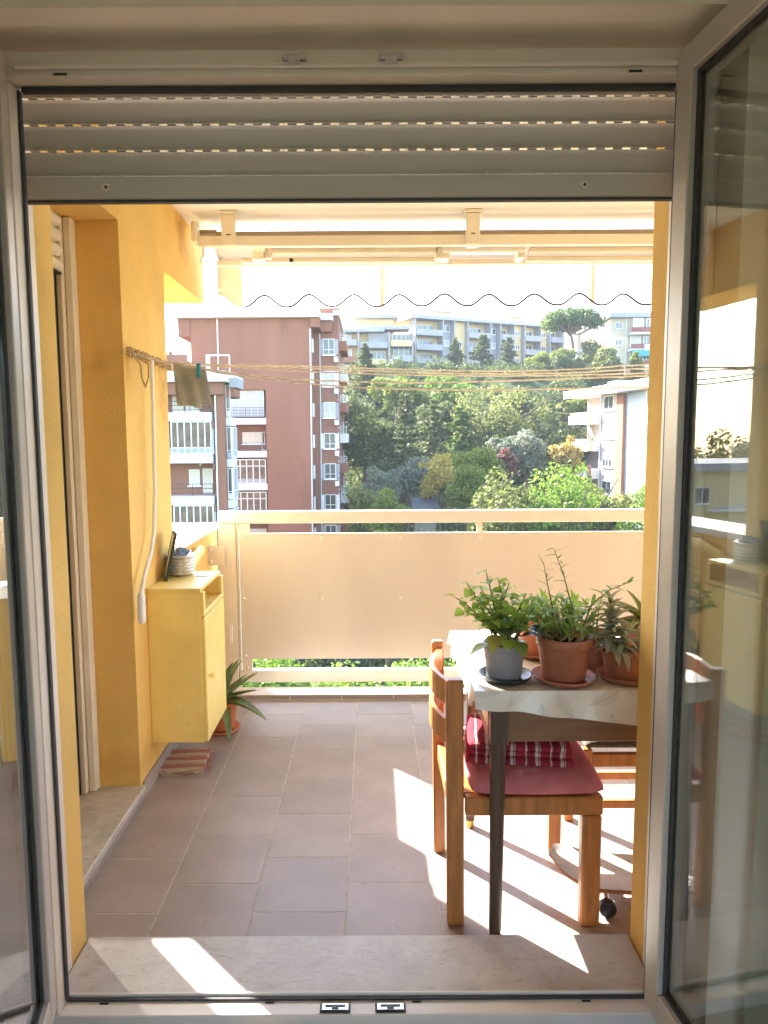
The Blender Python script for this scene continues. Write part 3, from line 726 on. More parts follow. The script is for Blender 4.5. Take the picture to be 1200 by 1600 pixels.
# ------------------------------------------------------------------ table, cloth, pots
tb = T('table', 'brown table with dark legs under the oilcloth', 'table', (.95, 2.44, 0))
DZ, DY = .0225, -.048
P('tabletop', B(.312, 1.70, 2.070, 2.72, .7475, .770, c=.003), APRON, tb)
P('apron', B(.405, 1.60, 2.086, 2.104, .604, .7465, c=.002), APRON, tb); P('apron', B(.405, 1.60, 2.672, 2.690, .604, .7465, c=.002), APRON, tb)
P('apron', B(.350, .368, 2.115, 2.66, .604, .7465, c=.002), APRON, tb)
for x, y in ((.377, 2.088), (.384, 2.68), (1.63, 2.10), (1.63, 2.68)):
    dx = .008 if x < 1 else -.008
    mb = MB()
    if y > 2.5: mb.tube([(x, y, .7465), (x, y, .60)], .034, 4, smooth=False)
    else: mb.box(x - .026, x + .0275, y - .022, y + .022, .60, .7465, c=.003)
    y2 = y - .030 if y < 2.5 else y
    mb.tube([(x, y, .605), (x - dx, y2, .03)], [.0245, .0195], 12)
    lg = P('leg', mb, DARKWOOD, tb); P('foot', MB().cyl((x - dx, y2, .03), (x - dx, y2, .001), .0195, .017, 14), BRASS if y > 2.5 else DARKWOOD, lg)
# oilcloth: top sheet and the short drops at the edges
mb = MB(); X0, X1, Y0, Y1 = .300, 1.71, 2.058, 2.735
mb.grid([[(X0 + (X1 - X0) * i / 30, Y0 + (Y1 - Y0) * j / 14, (.773) + .0012 * math.sin(i * 1.7) * math.sin(j * 1.3)) for i in range(31)] for j in range(15)])
def dropz(x): return .724 - .058 * min(1, max(0, (x - .33) / .5)) + .0025 * math.sin(x * 31)
mb.grid([[(X0 + (X1 - X0) * i / 60, Y0 - .004 * k - .006 * k / 4 * math.sin(i * .9), (.773) + (dropz(X0 + (X1 - X0) * i / 60) - (.773)) * k / 4) for i in range(61)] for k in range(5)])
mb.grid([[(X0 - .002 * k - .005 * k / 4 * math.sin(j * 1.1), Y0 + (Y1 - Y0) * j / 24, (.773) - (.048 + .010 * math.sin(j * .8)) * k / 4) for j in range(25)] for k in range(5)])
tc_ = TM('tablecloth', mb, CLOTH, 'cream oilcloth printed with brown fronds over the table', 'tablecloth')

def pot(name, label, x, y, z, rt_, rb, h, m, soil=True, rim=.018, group='pots on the balcony table', cat='potted plant'):
    t = T(name, label, cat, (x, y, z), group)
    pr = [(.001, z), (rb, z), (rb + .003, z + .004), (rb + (rt_ - rb) * .8, z + h - rim - .004), (rt_ - .001, z + h - rim), (rt_ + .002, z + h - rim + .003), (rt_ + .003, z + h - .003), (rt_, z + h), (rt_ - .006, z + h - .001), (rt_ - .009, z + h - .025), (.001, z + h - .03)]
    P('pot', MB().lathe(pr, x, y, 40), m, t)
    rn = random.Random(int(x * 1000))
    P_ = []
    for i in range(7):
        r = (rt_ - .009) * i / 6
        P_.append([(x + r * math.cos(a * .3142), y + r * math.sin(a * .3142), z + h - .018 + .006 * rn.random() * (1 if a < 20 else 0)) for a in range(21)])
    P('soil', MB().grid(P_), SOIL, t)
    return t
def saucer(label, x, y, z, r, m):
    return TM('plant_saucer', MB().lathe([(.001, z + .003), (r * .80, z), (r * .86, z + .002), (r, z + .016), (r + .002, z + .019), (r - .003, z + .019), (r * .84, z + .006), (.001, z + .005)], x, y, 40, .006), m, label, 'saucer', 'saucers under the table pots')
ZT = .775
saucer('black saucer under the grey pot on the table', .410, 2.165, ZT, .082, BLACKP)
saucer('terracotta saucer under the largest pot in the middle of the table', .588, 2.150, ZT, .098, TERRA)
saucer('terracotta saucer under the pot of grey fuzzy leaves', .782, 2.158, ZT, .086, TERRA)
saucer('small terracotta saucer of the pot set back between two others', .724, 2.285, ZT, .060, TERRA)

def leafmesh(L, w, curl, fold, n=6, tip=1.0, belly=.45, name='leaf'):
    """blade along +X, width Y, bending towards -Z by curl, folded by fold"""
    P_ = []
    for i in range(n + 1):
        u = i / n
        ww = w * (math.sin(math.pi * min(1, u ** belly * .98 + .01)) ** tip if tip else 1) * .5 + .0006
        a = curl * u
        x = L * (math.sin(a) / curl if abs(curl) > 1e-3 else u); z = -L * ((1 - math.cos(a)) / curl if abs(curl) > 1e-3 else 0)
        P_.append([(x, -ww, z + fold * ww), (x, 0, z), (x, ww, z + fold * ww)])
    return MB().grid(P_).mesh(name)
def blade(L, w, curl, fold, n=8, name='leaf', thick=0):
    P_ = []
    for i in range(n + 1):
        u = i / n; ww = w * .5 * (1 - u) ** .65 * (1 if u > .12 else .8 + 1.6 * u) + .0006; a = curl * u
        x = L * (math.sin(a) / curl if abs(curl) > 1e-3 else u); z = -L * ((1 - math.cos(a)) / curl if abs(curl) > 1e-3 else 0)
        row = [(x, -ww, z + fold * ww), (x, -ww * .5, z + fold * ww * .3), (x, 0, z), (x, ww * .5, z + fold * ww * .3), (x, ww, z + fold * ww)]
        if thick: row += [(x, ww * .5, z - thick * ww * .8), (x, 0, z - thick * ww), (x, -ww * .5, z - thick * ww * .8), (x, -ww, z + fold * ww)]
        P_.append(row)
    return MB().grid(P_).mesh(name)
def aim(d, roll=0):
    """rotation that turns +X onto d with +Z roughly up"""
    q = Vector(d).normalized(); s_ = Vector((0, 0, 1)).cross(q)
    s_ = s_.normalized() if s_.length > 1e-4 else Vector((0, 1, 0))
    u_ = q.cross(s_)
    mt_ = Matrix((q, s_, u_)).transposed()
    return (mt_ @ Matrix.Rotation(roll, 3, 'X')).to_euler()

LG1 = leafmat('bright leaves', [(.16, .27, .04), (.26, .42, .06), (.38, .50, .10), (.18, .30, .05)], .5, .35, 8)
LG2 = leafmat('strap leaves', [(.11, .20, .04), (.20, .31, .07), (.33, .40, .11)], .42, .4, 12)
LGREY = leafmat('felted grey leaves', [(.22, .23, .14), (.32, .32, .21), (.42, .39, .26)], .2, .9, 20)
LALOE = M('aloe leaves', (.19, .26, .09), .45, .3, 12, .1, 60, tint=(.32, .36, .13), trans=.2)
LSTRAW = M('dry leaves', (.45, .30, .11), .9, .3, 20, trans=.3)
LDARK = M('dark leaf', (.035, .06, .03), .3, .3, 20, trans=.1)
LYEL = M('yellowing leaf', (.34, .33, .07), .5, .2, 20, trans=.4)
STEMG = M('green stem', (.14, .17, .06), .6, .2, 20); STEMB = M('brown stem', (.16, .09, .05), .8, .2, 20)

# 1 grey pot, round leaved bush
p1 = pot('potted_plant', 'grey pot with a bushy bright green round leaved plant', .405, 2.163, ZT + .006, .065, .050, .112, GREYPOT)
rn = random.Random(12)
rl_ = [leafmesh(.034, .031, .5, .35, 5, 1, .75), leafmesh(.040, .034, .8, .3, 5, 1, .8), leafmesh(.027, .024, .3, .4, 5, 1, .75)]
tips = [(-.155, -.02, 1.030), (-.115, .02, 1.065), (-.06, -.01, 1.105), (-.07, .04, 1.05), (-.025, -.02, 1.085), (-.105, -.05, .985), (.005, .03, 1.04), (.045, 0, 1.03), (.085, -.03, 1.00), (.06, .05, .98), (-.055, -.07, .975), (-.005, -.06, .99), (-.08, 0, 1.02), (.025, -.04, .97), (.11, 0, .97), (-.03, .06, 1.03), (.015, .01, 1.07), (-.13, -.03, .99), (.07, .02, 1.03), (-.02, -.05, 1.04), (.05, -.06, .985), (-.09, -.06, 1.03), (.10, .04, 1.01)]
for tx, ty, tz in tips:
    b0 = Vector((.405 + rn.uniform(-.03, .03), 2.163 + rn.uniform(-.03, .03), ZT + .10)); t1 = Vector((.405 + tx, 2.163 + ty, tz + .008))
    mid = b0.lerp(t1, .5) + Vector((rn.uniform(-.012, .012), rn.uniform(-.012, .012), .015))
    pts = [b0, b0.lerp(mid, .5) + Vector((0, 0, .004)), mid, mid.lerp(t1, .55) + Vector((0, 0, .004)), t1]
    P('stem', MB().tube(pts, [.0030, .0027, .0024, .002, .0014], 6), STEMB if rn.random() < .4 else STEMG, p1)
    for k in range(10):
        u = .28 + .72 * k / 9
        i = min(3, int(u * 4)); q = pts[i].lerp(pts[i + 1], u * 4 - i)
        a = k * 2.4 + rn.random(); el = rn.uniform(-.3, .7)
        d = Vector((math.cos(a) * math.cos(el), math.sin(a) * math.cos(el), math.sin(el)))
        s_ = rn.uniform(.75, 1.2)
        I('leaf', rl_[rn.randrange(3)], LG1, p1, q, aim(d, rn.uniform(-.6, .6)), (s_, s_, s_))
for (x, y, z, dx, dy, dz, m) in ((-.032, -.055, .93, -.35, -.7, -.35, LYEL), (-.017, -.05, .945, .1, -.8, .2, LDARK), (.038, -.05, .92, .8, -.4, .5, LDARK), (.073, -.02, .925, .9, -.2, .3, LDARK), (-.057, -.035, .892, -1, -.2, -.15, LG2), (.083, 0, .92, .7, .1, .6, LG1), (.023, -.055, .905, .3, -.9, -.1, LG2), (.053, .02, .95, .8, .3, .5, LG1), (.06, -.05, .95, .6, -.6, .1, LDARK), (0, -.06, .915, -.2, -.9, .1, LG1)):
    I('leaf', leafmesh(.065, .052, .7, .25, 6, 1, .7), m, p1, (.405 + x, 2.163 + y, z), aim((dx, dy, dz)))

# 2 big terracotta pot
cx2, cy2 = .586, 2.150
p2 = pot('potted_plant', 'largest terracotta pot with strap leaves and tall thin shoots', cx2, cy2, ZT + .006, .082, .062, .136, TERRA, rim=.03)
rn = random.Random(21)
sb = [blade(.075, .015, c_, .5, 6) for c_ in (.3, .7, 1.1)]; sb2 = [leafmesh(.055, .019, c_, .3, 6, 1, .6) for c_ in (.2, .6, .9)]
def shoot(par, pts, r, n, ll, ww, m, sm, seed, u0=.2, el=(-.1, .9), ms=None):
    rn = random.Random(seed); pts = [Vector(p) for p in pts]
    P('stem', MB().tube(pts, [r * (1 - .7 * i / (len(pts) - 1)) for i in range(len(pts))], 6), sm, par)
    ms = ms or [blade(ll, ww, c_, .3, 5) for c_ in (.3, .9)]
    for k in range(n):
        u = u0 + (1 - u0) * k / (n - 1); f = u * (len(pts) - 1); i = min(len(pts) - 2, int(f)); q = pts[i].lerp(pts[i + 1], f - i)
        a = k * 2.4 + rn.random() * .5; e = rn.uniform(*el); s_ = rn.uniform(.6, 1.2)
        I('leaf', ms[k % len(ms)], m, par, q, aim((math.cos(a) * math.cos(e), math.sin(a) * math.cos(e), math.sin(e)), rn.uniform(-.4, .4)), (s_, s_, s_))
for k in range(22):
    a = rn.random() * 6.283; r = .06 * math.sqrt(rn.random()); ln = rn.uniform(.05, .13); lean = rn.uniform(.1, .7)
    x, y = cx2 + r * math.cos(a), cy2 + r * math.sin(a)
    pts = [(x, y, .90), (x + .4 * lean * ln * math.cos(a), y + .4 * lean * ln * math.sin(a), .90 + ln * .6), (x + lean * ln * math.cos(a), y + lean * ln * math.sin(a), .90 + ln)]
    shoot(p2, pts, .0028, 8, 0, 0, LG2 if k % 3 else LG1, STEMG, k, .15, (-.1, 1.1), sb if k % 2 else sb2)
shoot(p2, [(.612, 2.155, .90), (.61, 2.155, 1.0), (.582, 2.15, 1.10), (.548, 2.145, 1.185)], .0032, 20, .042, .006, LG2, STEMG, 1, .25)
shoot(p2, [(.557, 2.145, .90), (.548, 2.145, 1.0), (.53, 2.145, 1.08), (.518, 2.14, 1.135)], .0030, 7, .045, .005, LG2, STEMB, 2, .55, (.2, 1.0))
shoot(p2, [(.63, 2.155, .90), (.67, 2.155, 1.01), (.72, 2.15, 1.055), (.79, 2.145, 1.085)], .0032, 10, .035, .012, LG2, STEMG, 3, .45)
shoot(p2, [(.54, 2.135, .90), (.50, 2.125, .96), (.48, 2.115, 1.01), (.472, 2.115, 1.05)], .0028, 12, .04, .008, LG2, STEMG, 4, .2)
shoot(p2, [(.63, 2.135, .90), (.66, 2.125, .96), (.68, 2.115, 1.03)], .0028, 14, .04, .010, LG2, STEMG, 5, .2)
for k in range(40):
    a = rn.random() * 6.283; r = .045 + .03 * rn.random(); pts = []
    x, y, z = cx2 + r * math.cos(a), cy2 + r * math.sin(a), ZT + .134
    for i in range(5):
        pts.append((x, y, z + .026 * math.sin(i * .8) + .006)); a += rn.uniform(-.1, .8); x += .017 * math.cos(a + 1.3); y += .017 * math.sin(a + 1.3)
    P('dry_leaf', MB().tube(pts, [.0018, .0026, .0024, .0018, .0008], 5), LSTRAW, p2)
P('woody_stem', MB().tube([(.602, 2.105, .895), (.622, 2.095, .922), (.636, 2.105, .955), (.67, 2.115, .975)], [.007, .006, .005, .004], 8), M('pale wood stem', (.42, .30, .16), .9, .3, 30), p2)

# 3 grey felted plant
p3 = pot('potted_plant', 'terracotta pot with grey fuzzy leaves, at the right edge of the doorway', .778, 2.158, ZT + .006, .072, .055, .098, TERRA, rim=.02)
gl_ = [blade(.085, .032, c_, .35, 6, thick=.35) for c_ in (.4, .9, 1.3)]
def rosette(par, x, y, z0, z1, n, m, seed, s0=1.0):
    rn = random.Random(seed)
    P('stem', MB().tube([(x, y, z0), (x + .004, y, (z0 + z1) / 2), (x, y, z1)], .005, 6), STEMG, par)
    for k in range(n):
        u = k / (n - 1); a = k * 2.4; e = -.35 + 1.45 * u
        s_ = s0 * rn.uniform(.8, 1.15) * (1 - .35 * u)
        I('leaf', gl_[rn.randrange(3)], m, par, (x, y, z0 + (z1 - z0) * (.2 + .8 * u)), aim((math.cos(a) * math.cos(e), math.sin(a) * math.cos(e), math.sin(e))), (s_, s_, s_))
rosette(p3, .722, 2.125, .865, 1.0, 30, LGREY, 1); rosette(p3, .750, 2.105, .855, .95, 20, LGREY, 2, .85)
rosette(p3, .815, 2.115, .855, .945, 24, LGREY, 3, .75); rosette(p3, .74, 2.19, .865, 1.02, 22, LGREY, 4, .8)
p4 = pot('potted_plant', 'small terracotta pot set back between the largest and the fuzzy one', .726, 2.285, ZT + .006, .054, .045, .11, TERRA, rim=.02)
shoot(p4, [(.726, 2.285, .87), (.73, 2.28, .95), (.74, 2.27, 1.03)], .003, 16, .05, .009, LG2, STEMG, 9, .1)
saucer('terracotta saucer at the back of the table behind the largest pot', .565, 2.41, ZT, .083, TERRA)
p5 = pot('potted_plant', 'terracotta pot at the back of the table behind the largest pot', .565, 2.41, ZT + .006, .076, .06, .155, TERRAO, rim=.03)
sb3 = [blade(.11, .016, c_, .5) for c_ in (.3, .7, 1.1)]
for k in range(30):
    a = rn.random() * 6.283; r = .05 * math.sqrt(rn.random()); el = rn.uniform(.5, 1.4); s_ = rn.uniform(.7, 1.1)
    I('leaf', sb3[rn.randrange(3)], LG2, p5, (.565 + r * math.cos(a), 2.41 + r * math.sin(a), .915), aim((math.cos(a) * math.cos(el), math.sin(a) * math.cos(el), math.sin(el)), rn.uniform(-.4, .4)), (s_, s_, s_))
p6 = pot('potted_plant', 'terracotta pot of long arching aloe leaves behind the fuzzy plant', .925, 2.38, ZT + .006, .078, .062, .12, TERRA, rim=.025)
al = [blade(.22, .045, c_, .6, 10, thick=.3) for c_ in (.9, 1.4, 1.9)]
for k, (a, e, s_) in enumerate(((3.3, .9, .9), (2.6, 1.1, .8), (3.9, .7, .8), (4.6, 1.0, .7), (1.2, .9, .8), (.3, 1.0, .8), (5.4, .9, .7), (3.0, .45, .9), (3.5, 1.25, .75), (1.9, 1.2, .7), (4.2, .5, .8))):
    I('leaf', al[k % 3], LALOE, p6, (.925, 2.38, .885), aim((math.cos(a) * math.cos(e), math.sin(a) * math.cos(e), math.sin(e))), (s_, s_, s_))

# agave behind the cabinet
ag = pot('agave_plant', 'agave with pointed leaves in an orange pot behind the cabinet', -.800, 3.640, .012, .088, .062, .15, TERRAO, rim=.025, group='plants on the balcony floor')
TM('plant_saucer', MB().lathe([(.001, .003), (.085, .001), (.098, .016), (.095, .018), (.08, .008), (.001, .006)], -.800, 3.640, 32), TERRAO, 'orange saucer under the agave on the floor', 'saucer')
agl = [blade(.34, .085, c_, .55, 12, thick=.3) for c_ in (.35, .8, 1.5)]
for a, e, k, s_ in ((-.15, .50, 0, .62), (-.55, .25, 1, .95), (-1.15, .05, 2, .80), (.35, .75, 0, .7), (1.3, .8, 0, .8), (-2.2, .9, 0, .75), (2.4, .9, 0, .8), (-.9, 1.2, 0, .85), (.0, 1.25, 0, .75), (-1.5, .75, 1, .6), (-.25, .12, 1, .75), (2.0, 1.2, 0, .9), (-.4, .95, 0, .7)):
    I('leaf', agl[k], LALOE, ag, (-.800, 3.640, .155), aim((math.cos(a) * math.cos(e), math.sin(a) * math.cos(e), math.sin(e))), (s_, s_, s_))

# ------------------------------------------------------------------ chair with cushion and blanket
ch = T('chair', 'varnished wooden chair with a curved slat back at the table', 'chair', (.46, 2.31, 0))
def post(x0, x1, y0, y1, h, lean, m=ORANGEWOOD):
    mb = MB().box(x0, x1, y0, y1, 0, h, c=.005)
    mb.v = [(x - lean * max(0, z - .4) / .4, y, z) for x, y, z in mb.v]
    return mb
P('leg', post(.227, .280, 2.095, 2.130, .793, .008), ORANGEWOOD, ch); P('leg', post(.220, .262, 2.495, 2.530, .798, .010), ORANGEWOOD, ch)
P('leg', B(.640, .700, 2.090, 2.128, 0, .363, c=.005), ORANGEWOOD, ch); P('leg', B(.640, .686, 2.495, 2.530, 0, .363, c=.005), ORANGEWOOD, ch)
for y0, y1 in ((2.092, 2.127), (2.496, 2.529)): P('seat_rail', B(.2805, .703, y0, y1, .3645, .424, c=.004), ORANGEWOOD, ch)
P('seat_rail', B(.665, .700, 2.1275, 2.4955, .3645, .422, c=.004), ORANGEWOOD, ch); P('seat_rail', B(.230, .262, 2.1305, 2.4945, .3645, .422, c=.004), ORANGEWOOD, ch)
P('seat', B(.270, .664, 2.1275, 2.4955, .405, .424, c=.002), ORANGEWOOD, ch)
for z0, z1 in ((.700, .775), (.575, .650)):
    P_ = []
    for i in range(15):
        u = i / 14; y = 2.120 + .385 * u; bow = .050 * math.sin(math.pi * u)
        x = .243 - bow
        P_.append([(x - .007, y, z0), (x - .007, y, z1), (x + .008, y, z1), (x + .008, y, z0), (x - .007, y, z0)])
    P('back_slat', MB().grid(P_, False), ORANGEWOOD, ch)
def pillow(x0, x1, y0, y1, z0, h, n=26, seed=0, pw=6, wob=.004):
    top, bot = [], []
    for i in range(n):
        u = .5 - .5 * math.cos(math.pi * i / (n - 1)); r1, r2 = [], []
        for j in range(n):
            v = .5 - .5 * math.cos(math.pi * j / (n - 1))
            e = math.sqrt(max(0, (1 - abs(2 * u - 1) ** pw) * (1 - abs(2 * v - 1) ** pw)))
            k = .012 * (1 - e) * (1 if pw < 10 else .3)
            x = x0 + (x1 - x0) * u + (k if u < .5 else -k) * abs(2 * v - 1); y = y0 + (y1 - y0) * v + (k if v < .5 else -k) * abs(2 * u - 1)
            w = wob * math.sin(u * 13 + seed) * math.sin(v * 11 + seed)
            r1.append((x, y, z0 + h * .38 + (h * .62 + w) * e)); r2.append((x, y, z0 + h * .38 * (1 - e)))
        top.append(r1); bot.append(r2)
    return MB().grid(top).grid(bot)
TM('seat_cushion', pillow(.286, .712, 2.070, 2.530, .4245, .078, seed=2), PINK, 'faded pink velvet cushion on the wooden chair', 'cushion')
bl = T('blanket', 'folded red and white striped blanket on the pink chair cushion', 'blanket', (.468, 2.262, .497), rz=R(-7))
for k in range(3):
    a, b_ = .172 - .004 * k, .122 - .004 * (k % 2)
    m_ = pillow(-a, a, -b_ + .008 * (k == 1), b_ + .02 * (k == 2), .001 + k * .0235, .0245, 20, k, 12, .0035)
    P('fold', m_, BLANKET, bl)

# stool under the table, skateboard
st = T('stool', 'low wooden stool with a dark woven seat under the table', 'stool', (.95, 2.62, 0))
for x, y in ((.775, 2.51), (.775, 2.73), (1.16, 2.51), (1.16, 2.73)): P('leg', B(x - .018, x + .018, y - .018, y + .018, 0, .395, c=.004), ORANGEWOOD, st)
for y in (2.51, 2.73):
    P('seat_rail', B(.7935, 1.1415, y - .012, y + .012, .325, .375, c=.003), ORANGEWOOD, st); P('stretcher', B(.7935, 1.1415, y - .009, y + .009, .165, .195, c=.003), ORANGEWOOD, st)
P('woven_seat', pillow(.762, 1.172, 2.49, 2.75, .3955, .03, 14, 4, 12, .003), WICKER, st)
TM('seat_pad', pillow(.78, 1.16, 2.505, 2.735, .4265, .025, 14, 6, 8, .003), M('dark pad', (.06, .055, .05), .9, .3, 30, .5, 150), 'dark flat pad on the low stool under the table', 'cushion')
sk = T('skateboard', 'worn white topped skateboard on the tiles under the table', 'skateboard', (.985, 2.20, 0), rz=R(-7))
L2, W2 = .41, .105
def deck(dz, in_=0):
    P_ = []
    for i in range(33):
        u = -1 + 2 * i / 32; x = u * L2
        e = max(0, abs(x) - (L2 - .105)) / .105
        ww = (W2 - in_) * math.sqrt(max(0, 1 - e ** 2)) if e > 0 else W2 - in_
        z = .094 + .055 * max(0, (abs(x) - .25) / .16) ** 1.4 + dz
        P_.append([(x, ww * t, z + .006 * t * t) for t in (-1, -.66, -.33, 0, .33, .66, 1)])
    return P_
top, bot = deck(.0), deck(-.011)
P('grip_top', MB().grid([[(x, y, z + .0008) for x, y, z in r] for r in deck(0, .002)]), DECK, sk)
mb = MB().grid(bot)
for q in (0, -1): mb.grid([[r[q] for r in top], [r[q] for r in bot]], False)
P('deck_edge', mb, DECKE, sk)
for x in (-.235, .235):
    tr = P('truck', MB().box(x - .03, x + .03, -.025, .025, .064, .081, c=.003).tube([(x, -.07, .045), (x, 0, .058), (x, .07, .045)], [.009, .014, .009], 10), STEEL, sk)
    for y in (-.088, .088):
        P('wheel', MB().lathe([(.001, -.016), (.012, -.016), (.014, -.012), (.022, -.016), (.027, -.011), (.028, 0), (.027, .011), (.022, .016), (.014, .012), (.012, .016), (.001, .016)], 0, 0, 24), WHEEL, sk)
for o in list(bpy.data.objects):
    if o.name.split('.')[0] == 'wheel' and o.parent == sk:
        k = [q for q in bpy.data.objects if q.name.split('.')[0] == 'wheel' and q.parent == sk].index(o)
        o.rotation_euler = (R(90), 0, 0); o.location = ((-.235, .235)[k // 2], (-.088, .088)[k % 2], .029)
P('red_sticker', B(.02, .16, -.1135, -.1118, .088, .094), REDP, sk)

# ------------------------------------------------------------------ buildings across the valley
BRICK = M('red brown render', (.295, .135, .083), .95, .10, .45, .3, 6, spots=(.5, .60, (.245, .11, .068)), spec=.1, bd=.02, stretch=(1, 1, .22))
BRICKD = M('brown render', (.27, .13, .085), .95, .10, .5, .3, 6, spec=.1, bd=.02, stretch=(1, 1, .25))
WHITEP = M('white concrete', (.70, .66, .60), .9, .07, .8, .2, 6, spots=(1.2, .62, (.52, .47, .40)), spec=.1, stretch=(1, 1, .5))
GREYC = M('grey concrete', (.36, .345, .35), .9, .08, .5, .2, 6, spec=.1)
YELW = M('pale yellow render', (.66, .49, .24), .95, .06, .4, .2, 6, spec=.1)
TANW = M('tan render', (.60, .50, .34), .95, .07, .4, .2, 6, spec=.1)
PINKW = M('pale pink render', (.50, .41, .36), .95, .05, .4, .2, 6, spec=.1)
BLUEW = M('pale blue grey render', (.42, .45, .47), .95, .05, .4, .2, 6, spec=.1)
WFRAME = M('white window frame', (.76, .74, .70), .5, .03, 3)
SHUT = M('cream shutter', (.70, .62, .48), .7, .05, 4, .3, 30, stretch=(1, 1, 12))
PANE = M('dark window pane', (.05, .06, .065), .12, .3, .8, spec=.8)
WPANE = M('veranda pane', (.20, .135, .085), .35, .5, 1.2, spec=.35)
CURT = M('pale curtain', (.52, .52, .50), .8, .15, 2, .3, 10, stretch=(6, 6, .5))
DIRON = M('dark railing iron', (.09, .06, .055), .6, .1, 4)
REDPAR = M('dark red parapet', (.26, .07, .06), .8, .1, 1)
TURQ = M('turquoise awning', (.06, .36, .42), .8, .06, 2, trans=.25)
ROOFT = M('grey roof sheet', (.085, .08, .08), .95, .12, 1, .3, 20, stretch=(6, 1, 1))
BLUEP = M('blue panel', (.34, .37, .45), .7, .1, 2)

WCACHE = {}
def win(par, x, z, w, h, y=0., n=2, pane=None, bar=0, facing='-y', sill=True, t=.07):
    """window: frame, mullions and sill in one part, its pane a sub-part. (x, z): centre of the foot"""
    k = (round(w, 2), round(h, 2), n, bar, sill, facing, t)
    if k not in WCACHE:
        mb = MB(); a = w / 2
        def bx(x0, x1, y0, y1, z0, z1):
            if facing == '-y': mb.box(x0, x1, y0, y1, z0, z1)
            elif facing == '-x': mb.box(y0, y1, x0, x1, z0, z1)
            else: mb.box(-y1, -y0, x0, x1, z0, z1)
        bx(-a, -a + t, -.10, .02, 0, h); bx(a - t, a, -.10, .02, 0, h); bx(-a + t + .002, a - t - .002, -.10, .02, h - t, h); bx(-a + t + .002, a - t - .002, -.10, .02, 0, t)
        for i in range(1, n): bx(-a + w * i / n - t * .45, -a + w * i / n + t * .45, -.09, .015, t + .002, h - t - .002)
        if bar: bx(-a + t + .002, a - t - .002, -.085, .012, h * bar - t * .4, h * bar + t * .4)
        if sill: bx(-a - .12, a + .12, -.22, -.002, -.10, -.003)
        me = mb.mesh('window')
        mb = MB(); bx(-a + t * .5, a - t * .5, -.03, -.022, t * .5, h - t * .5)
        WCACHE[k] = (me, mb.mesh('pane'))
    me, pm = WCACHE[k]
    loc = (x, y, z)
    o = I('window', me, WFRAME, par, loc)
    pk = k + (pane.name if pane else 'd',)
    if pk not in WCACHE:
        q = pm.copy(); q.materials.clear(); q.materials.append(pane or PANE); WCACHE[pk] = q
    I('pane', WCACHE[pk], None, o)
    return o
def rails(par, x0, x1, z0, z1, y, m=DIRON, n=3, side=0):
    mb = MB()
    for i in range(n): 
        z = z0 + (z1 - z0) * (i + .6) / (n - .4); mb.box(x0, x1, y - .025, y + .025, z - .02, z + .02)
    c = max(2, int((x1 - x0) / 1.4) + 1)
    for i in range(c):
        x = x0 + (x1 - x0) * i / (c - 1); mb.box(x - .02, x + .02, y + .026, y + .06, z0, z1)
    return P('balcony_rail', mb, m, par)

# --- red brown tower
tw = T('apartment_tower', 'tall red brown block of flats with white roof slab, behind the hanging cloth', 'building', (-11, 76, -19))
P('wall', B(-10.25, -5.79, 70, 84, -19.5, 12.99), BRICK, tw)
P('wall', B(-17.35, -14.25, 70, 84, -19.5, 9.9), BRICK, tw)
P('wall', B(-17.35, -10.252, 70.003, 84, 6.25, 12.99), BRICK, tw)
P('wall', B(-14.25, -10.25, 71.6, 84, -19.5, 6.25), BRICKD, tw)
P('wall', B(-5.788, -3.28, 72, 83.9, -19.5, 13.5), BRICKD, tw)
for b_ in ((-18.5, -17.352, 69.9, 84, 11.3, 12.99), (-5.786, -4.93, 69.6, 71.99, 12.1, 12.99), (-4.928, -3.9, 71.2, 71.99, 11.9, 12.9)): P('eaves_beam', B(*b_), BRICK, tw)
P('roof_slab', B(-18.65, -4.92, 69.3, 85, 13.0, 13.72), WHITEP, tw)
P('roof_slab', MB().box(-4.9, -3.75, 70.9, 72.8, 12.95, 13.6).box(-3.74, -3.15, 71.6, 85, 13.52, 14.0), WHITEP, tw)
P('roof_house', B(-6.6, -3.3, 76, 84, 13.72, 15.0), BRICK, tw)
P('downpipe', MB().cyl((-14.72, 69.93, 12.98), (-14.75, 69.93, 5.5), .07, None, 8), WFRAME, tw); P('downpipe', MB().cyl((-5.86, 69.93, 12.0), (-5.93, 69.93, -19), .07, None, 8), WFRAME, tw)
P('downpipe', MB().cyl((-5.1, 71.94, 11.8), (-5.15, 71.94, -19), .045, None, 6), WFRAME, tw)
for k in range(7):
    z = 2.94 - 3.2 * k
    P('balcony_slab', B(-14.24, -10.253, 69.95, 71.6, z, z + .62), WHITEP, tw)
win(tw, -12.35, 3.70, 3.75, 2.5, 70.4, 6, CURT, 0, sill=False); rails(tw, -14.2, -10.3, 3.6, 4.55, 70.05, n=4)
win(tw, -11.75, 1.05, 2.2, 1.15, 71.58, 2, SHUT); win(tw, -10.62, .40, .66, 1.85, 71.58, 1, sill=False); rails(tw, -14.2, -10.3, .36, 1.15, 70.1, n=2)
for z in (-2.85, -6.05, -12.45): win(tw, -12.3, z, 3.8, 2.42, 70.35, 6, WPANE, .72, sill=False, t=.10); P('low_panel', B(-14.2, -10.4, 70.28, 70.31, z + .05, z + .5), GREYC, tw)
for z in (-9.2,): win(tw, -11.75, z + .6, 2.2, 1.15, 71.58, 2, SHUT); rails(tw, -14.2, -10.3, z - .2, z + .6, 70.1, n=2)
